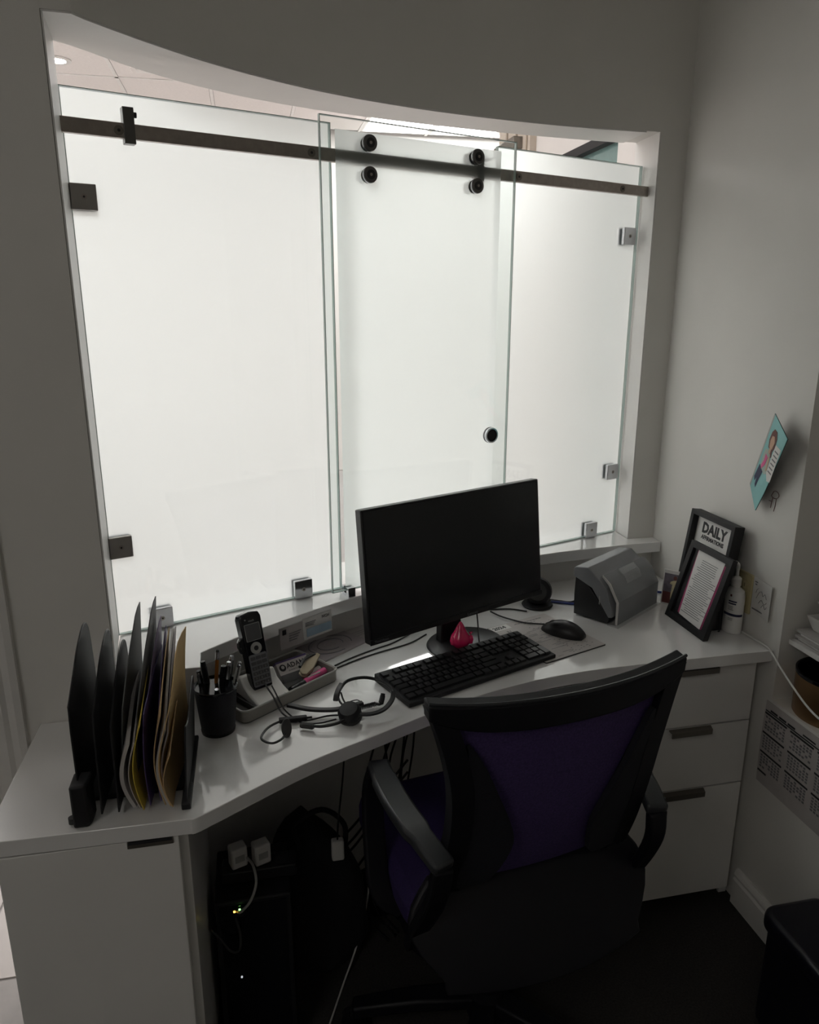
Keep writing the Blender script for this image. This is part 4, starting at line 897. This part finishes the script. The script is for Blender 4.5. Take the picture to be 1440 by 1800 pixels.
for s_ in (-1,1):
    pts = [(.172,.885),(.150,.86),(.118,.79),(.085,.71),(.078,.66),(.098,.585),(.13,.57),(.178,.585),(.172,.70),(.165,.80)]
    pp = [(p.x,p.y) for p in cr([(a,b,0) for a,b in pts],3,True)]
    n2 = len(pp); g = G(); V_ = []
    for dy in (-.016,-.004):
        for a,b in pp: q = bk(a*s_,b); V_.append((q[0],q[1]+dy+.006,q[2]))
    g.add(V_,[tuple(range(n2)),tuple(range(2*n2-1,n2-1,-1))]+[(i,(i+1)%n2,n2+(i+1)%n2,n2+i) for i in range(n2)]).build('lumbar_wing','wing',t,smooth=40)
G().prism(rrect(-.222,.222,.135,.52,.06,8),.43,.50).build('seat','seat',t,bevel=.02,seg=3)
G().prism(rrect(-.21,.21,.12,.48,.06,6),.385,.432).build('seat_pan','frame',t)
G().box(-.09,.09,.12,.42,.355,.385).build('tilt_mechanism','frame',t,bevel=.006)
def cowl(a,b):
    hw_ = .196+.046*math.sin(math.pi*min(1,b*1.15)); u = (2*a-1)*hw_; return (u, .095-.115*b+.03*b*b+.9*u*u, .575-.165*b)
G().sheet(cowl,16,8,(0,1,.3),.012).build('lower_shell','frame',t,bevel=.003)
for s_ in (-1,1):
    x = s_
    G().ribbon(cr([(x*.205,.035,.672),(x*.222,.10,.688),(x*.232,.18,.694),(x*.231,.26,.692),(x*.222,.325,.684)],5),[.040]*6+[.048]*10+[.042]*5,.022).build('armrest_pad','pad',t,bevel=.006,smooth=50)
    G().ribbon(cr([(x*.224,.318,.680),(x*.232,.330,.62),(x*.240,.30,.53),(x*.240,.26,.45),(x*.20,.24,.415)],5),.042,.02,up=(0,1,0)).build('arm_support','frame',t,bevel=.004,smooth=50)
    G().ribbon(cr([(x*.207,.040,.668),(x*.215,.05,.60),(x*.225,.10,.50),(x*.215,.15,.42)],5),.036,.018,up=(0,1,0)).build('arm_support','frame',t,bevel=.004,smooth=50)
G().cyl((0,.27,.10),(0,.27,.39),.028,20).build('gas_column','frame',t); G().lathe([(0,.06),(.045,.06),(.05,.08),(.035,.13),(0,.135)],24,Matrix.Translation((0,.27,0))).build('hub','frame',t)
for k_ in range(5):
    a = R(18+72*k_); e = (math.cos(a)*.29,.27+math.sin(a)*.29)
    l_ = G().ribbon([(math.cos(a)*.03,.27+math.sin(a)*.03,.095),(math.cos(a)*.15,.27+math.sin(a)*.15,.092),(e[0],e[1],.072)],[.05,.045,.035],.03).build('base_leg','frame',t,bevel=.006)
    g = G(); 
    for s_ in (-1,1):
        q = Vector((e[0],e[1],.027)); sd_ = Vector((-math.sin(a),math.cos(a),0)); g.cyl(q+sd_*s_*.006,q+sd_*s_*.022,.027,20)
    g.cyl((e[0],e[1],.03),(e[0],e[1],.075),.006,8); g.build('caster','black',l_)

# ------------------------------------------------------------------ bin, floor clutter under the desk
t = thing('waste_bin','black waste bin with rolled rim by the baseboard, bottom right','waste bin',(1.112,1.02,0))
g = G(); g.prism(rrect(-.084,.062,-.12,.12,.03,6),0,.25); g.build('body','liner',t,bevel=.006); G().prism(rrect(-.095,.070,-.127,.127,.035,6),.24,.285).build('rolled_liner','liner',t,bevel=.014,seg=4)
t = thing('computer_tower','black computer tower standing in the dark under the left side of the desk','computer',(-.125,1.27,0))
G().box(0,.15,0,.155,.012,.395).build('case','matblack',t,bevel=.004); G().box(.01,.14,-.002,0,.05,.385).build('rear_panel','gblack',t,smooth=0)
for x in (.01,.115): G().box(x,x+.025,.02,.13,0,.012).build('foot','rubber',t)
g = G(); g.box(.034,.054,-.006,-.002,.362,.380); g.build('network_port','black',t); G().box(.036,.040,-.0066,-.006,.374,.378).build('amber_light','leda',t,smooth=0); G().box(.0465,.0500,-.0066,-.006,.378,.3815).build('green_light','ledg',t,smooth=0); G().cyl((.043,-.002,.21),(.043,-.004,.21),.002,10).build('power_light','ledw',t)
t = thing('power_strip','black power strip lying on top of the computer tower','power strip',(-.11,1.315,.396)); G().box(0,.15,0,.045,0,.028).build('body','black',t,bevel=.003)
for i in range(3): G().box(.015+.045*i,.045+.045*i,.008,.037,.028,.029).build('socket','ink',t)
for i,(x,lb) in enumerate(((-.077,'white plug-in power adapter with a white lead, left of two on the power strip'),(-.030,'white plug-in power adapter, right of two on the power strip'))):
    t = thing('power_adapter',lb,'power adapter',(x,1.337,.4255),20,group='white power adapters')
    G().box(-.017,.017,-.014,.014,.0,.046).build('body','white',t,bevel=.004); g = G(); g.box(-.008,-.006,-.004,.004,-.004,0); g.box(.006,.008,-.004,.004,-.004,0); g.build('prongs','steel',t); G().box(-.010,.010,-.0144,-.014,.015,.03).build('rating_label','lgrey',t)
tag(G().tube(cr([(-.058,1.325,.448),(-.046,1.30,.446),(-.042,1.275,.425),(-.055,1.258,.40),(-.074,1.256,.381),(-.081,1.264,.375)],6),.0028).build('network_cable','lgrey'),'short grey white network lead looping from the adapter to the lit port','cable')
tag(G().tube(cr([(-.085,1.262,.362),(-.078,1.250,.33),(-.082,1.245,.30),(-.098,1.248,.298),(-.118,1.256,.325),(-.135,1.262,.345)],6),.0024).build('black_lead','rubber'),'dark lead looping below the lit network port','cable')
t = thing('black_bag','soft black bag slumped against the wall under the desk','bag',(.105,1.50,0))
g = G(); vs=[]; fs=[]; nu,nv = 26,16
for j in range(nv+1):
    z = j/nv; r_ = [.085,.11,.115,.115,.112,.11,.11,.108,.106,.105,.103,.10,.095,.085,.07,.05,.015][j]
    for i in range(nu):
        a = 2*math.pi*i/nu; k_ = 1+.10*math.sin(3*a+z*4)+.05*math.sin(7*a-z*9)
        vs.append((r_*k_*math.cos(a)*.95-.03*z, r_*k_*math.sin(a)*.62, .405*z-.02*math.cos(a)*z))
for j in range(nv):
    for i in range(nu): l=(i+1)%nu; fs.append((j*nu+i,j*nu+l,(j+1)*nu+l,(j+1)*nu+i))
fs += [tuple(range(nu-1,-1,-1)),tuple(nv*nu+i for i in range(nu))]
g.add(vs,fs).build('body','bag',t,smooth=80); G().tube(cr([(-.05,-.05,.35),(-.06,-.06,.42),(0,-.05,.445),(.05,-.05,.40),(.05,-.055,.33)],6),.006).build('handle','bag',t)
t = thing('power_brick','small white power brick hanging among the cables under the desk','power brick',(.137,1.425,.33)); G().box(-.014,.014,-.010,.010,0,.05).build('body','white',t,bevel=.004); G().tube(cr([(0,0,.05),(.004,.004,.10),(.02,.05,.16),(.03,.09,.20)],5),.002).build('lead','black',t)
tag(G().tube(cr([(.235,1.60,.19),(.222,1.54,.13),(.205,1.50,.09),(.175,1.455,.035),(.14,1.40,.004),(.10,1.31,.004),(.05,1.20,.004)],8),.0022).build('white_floor_cable','white'),'long thin white cable trailing down from the wall across the carpet','cable')
for i in range(8):
    x = .285+i*.016+random.uniform(-.004,.004); y = 1.655+i*.010; b = random.uniform(-.012,.012)
    tag(G().tube(cr([(x+.01,y+.01,.705),(x+.004+b,y-.005,.60),(x-.02,y-.03-b,.50),(x-.035+b*2,y-.04,.40),(x-.05,y-.03,.25),(x-.06-b,y-.04,.10),(x-.05,y-.08,.006),(x-.02,y-.16,.006)],5),.0026,6).build('hanging_cable','black'),['first','second','third','fourth','fifth','sixth','seventh','last'][i]+' black cable from the left among those hanging behind the chair','cable','black cables hanging behind the chair')
for i,z in enumerate((.33,.295,.27,.20)):
    tag(G().tube(cr([(.17,1.53,z-.02),(.20,1.56,z-.015),(.24,1.59,z+.01),(.30,1.61,z+.06),(.34,1.62,z+.10)],5),.003,6).build('slack_cable','black'),['topmost','second','third','lowest'][i]+' black cable sagging between the bag and the wall under the desk','cable','slack cables beside the bag')
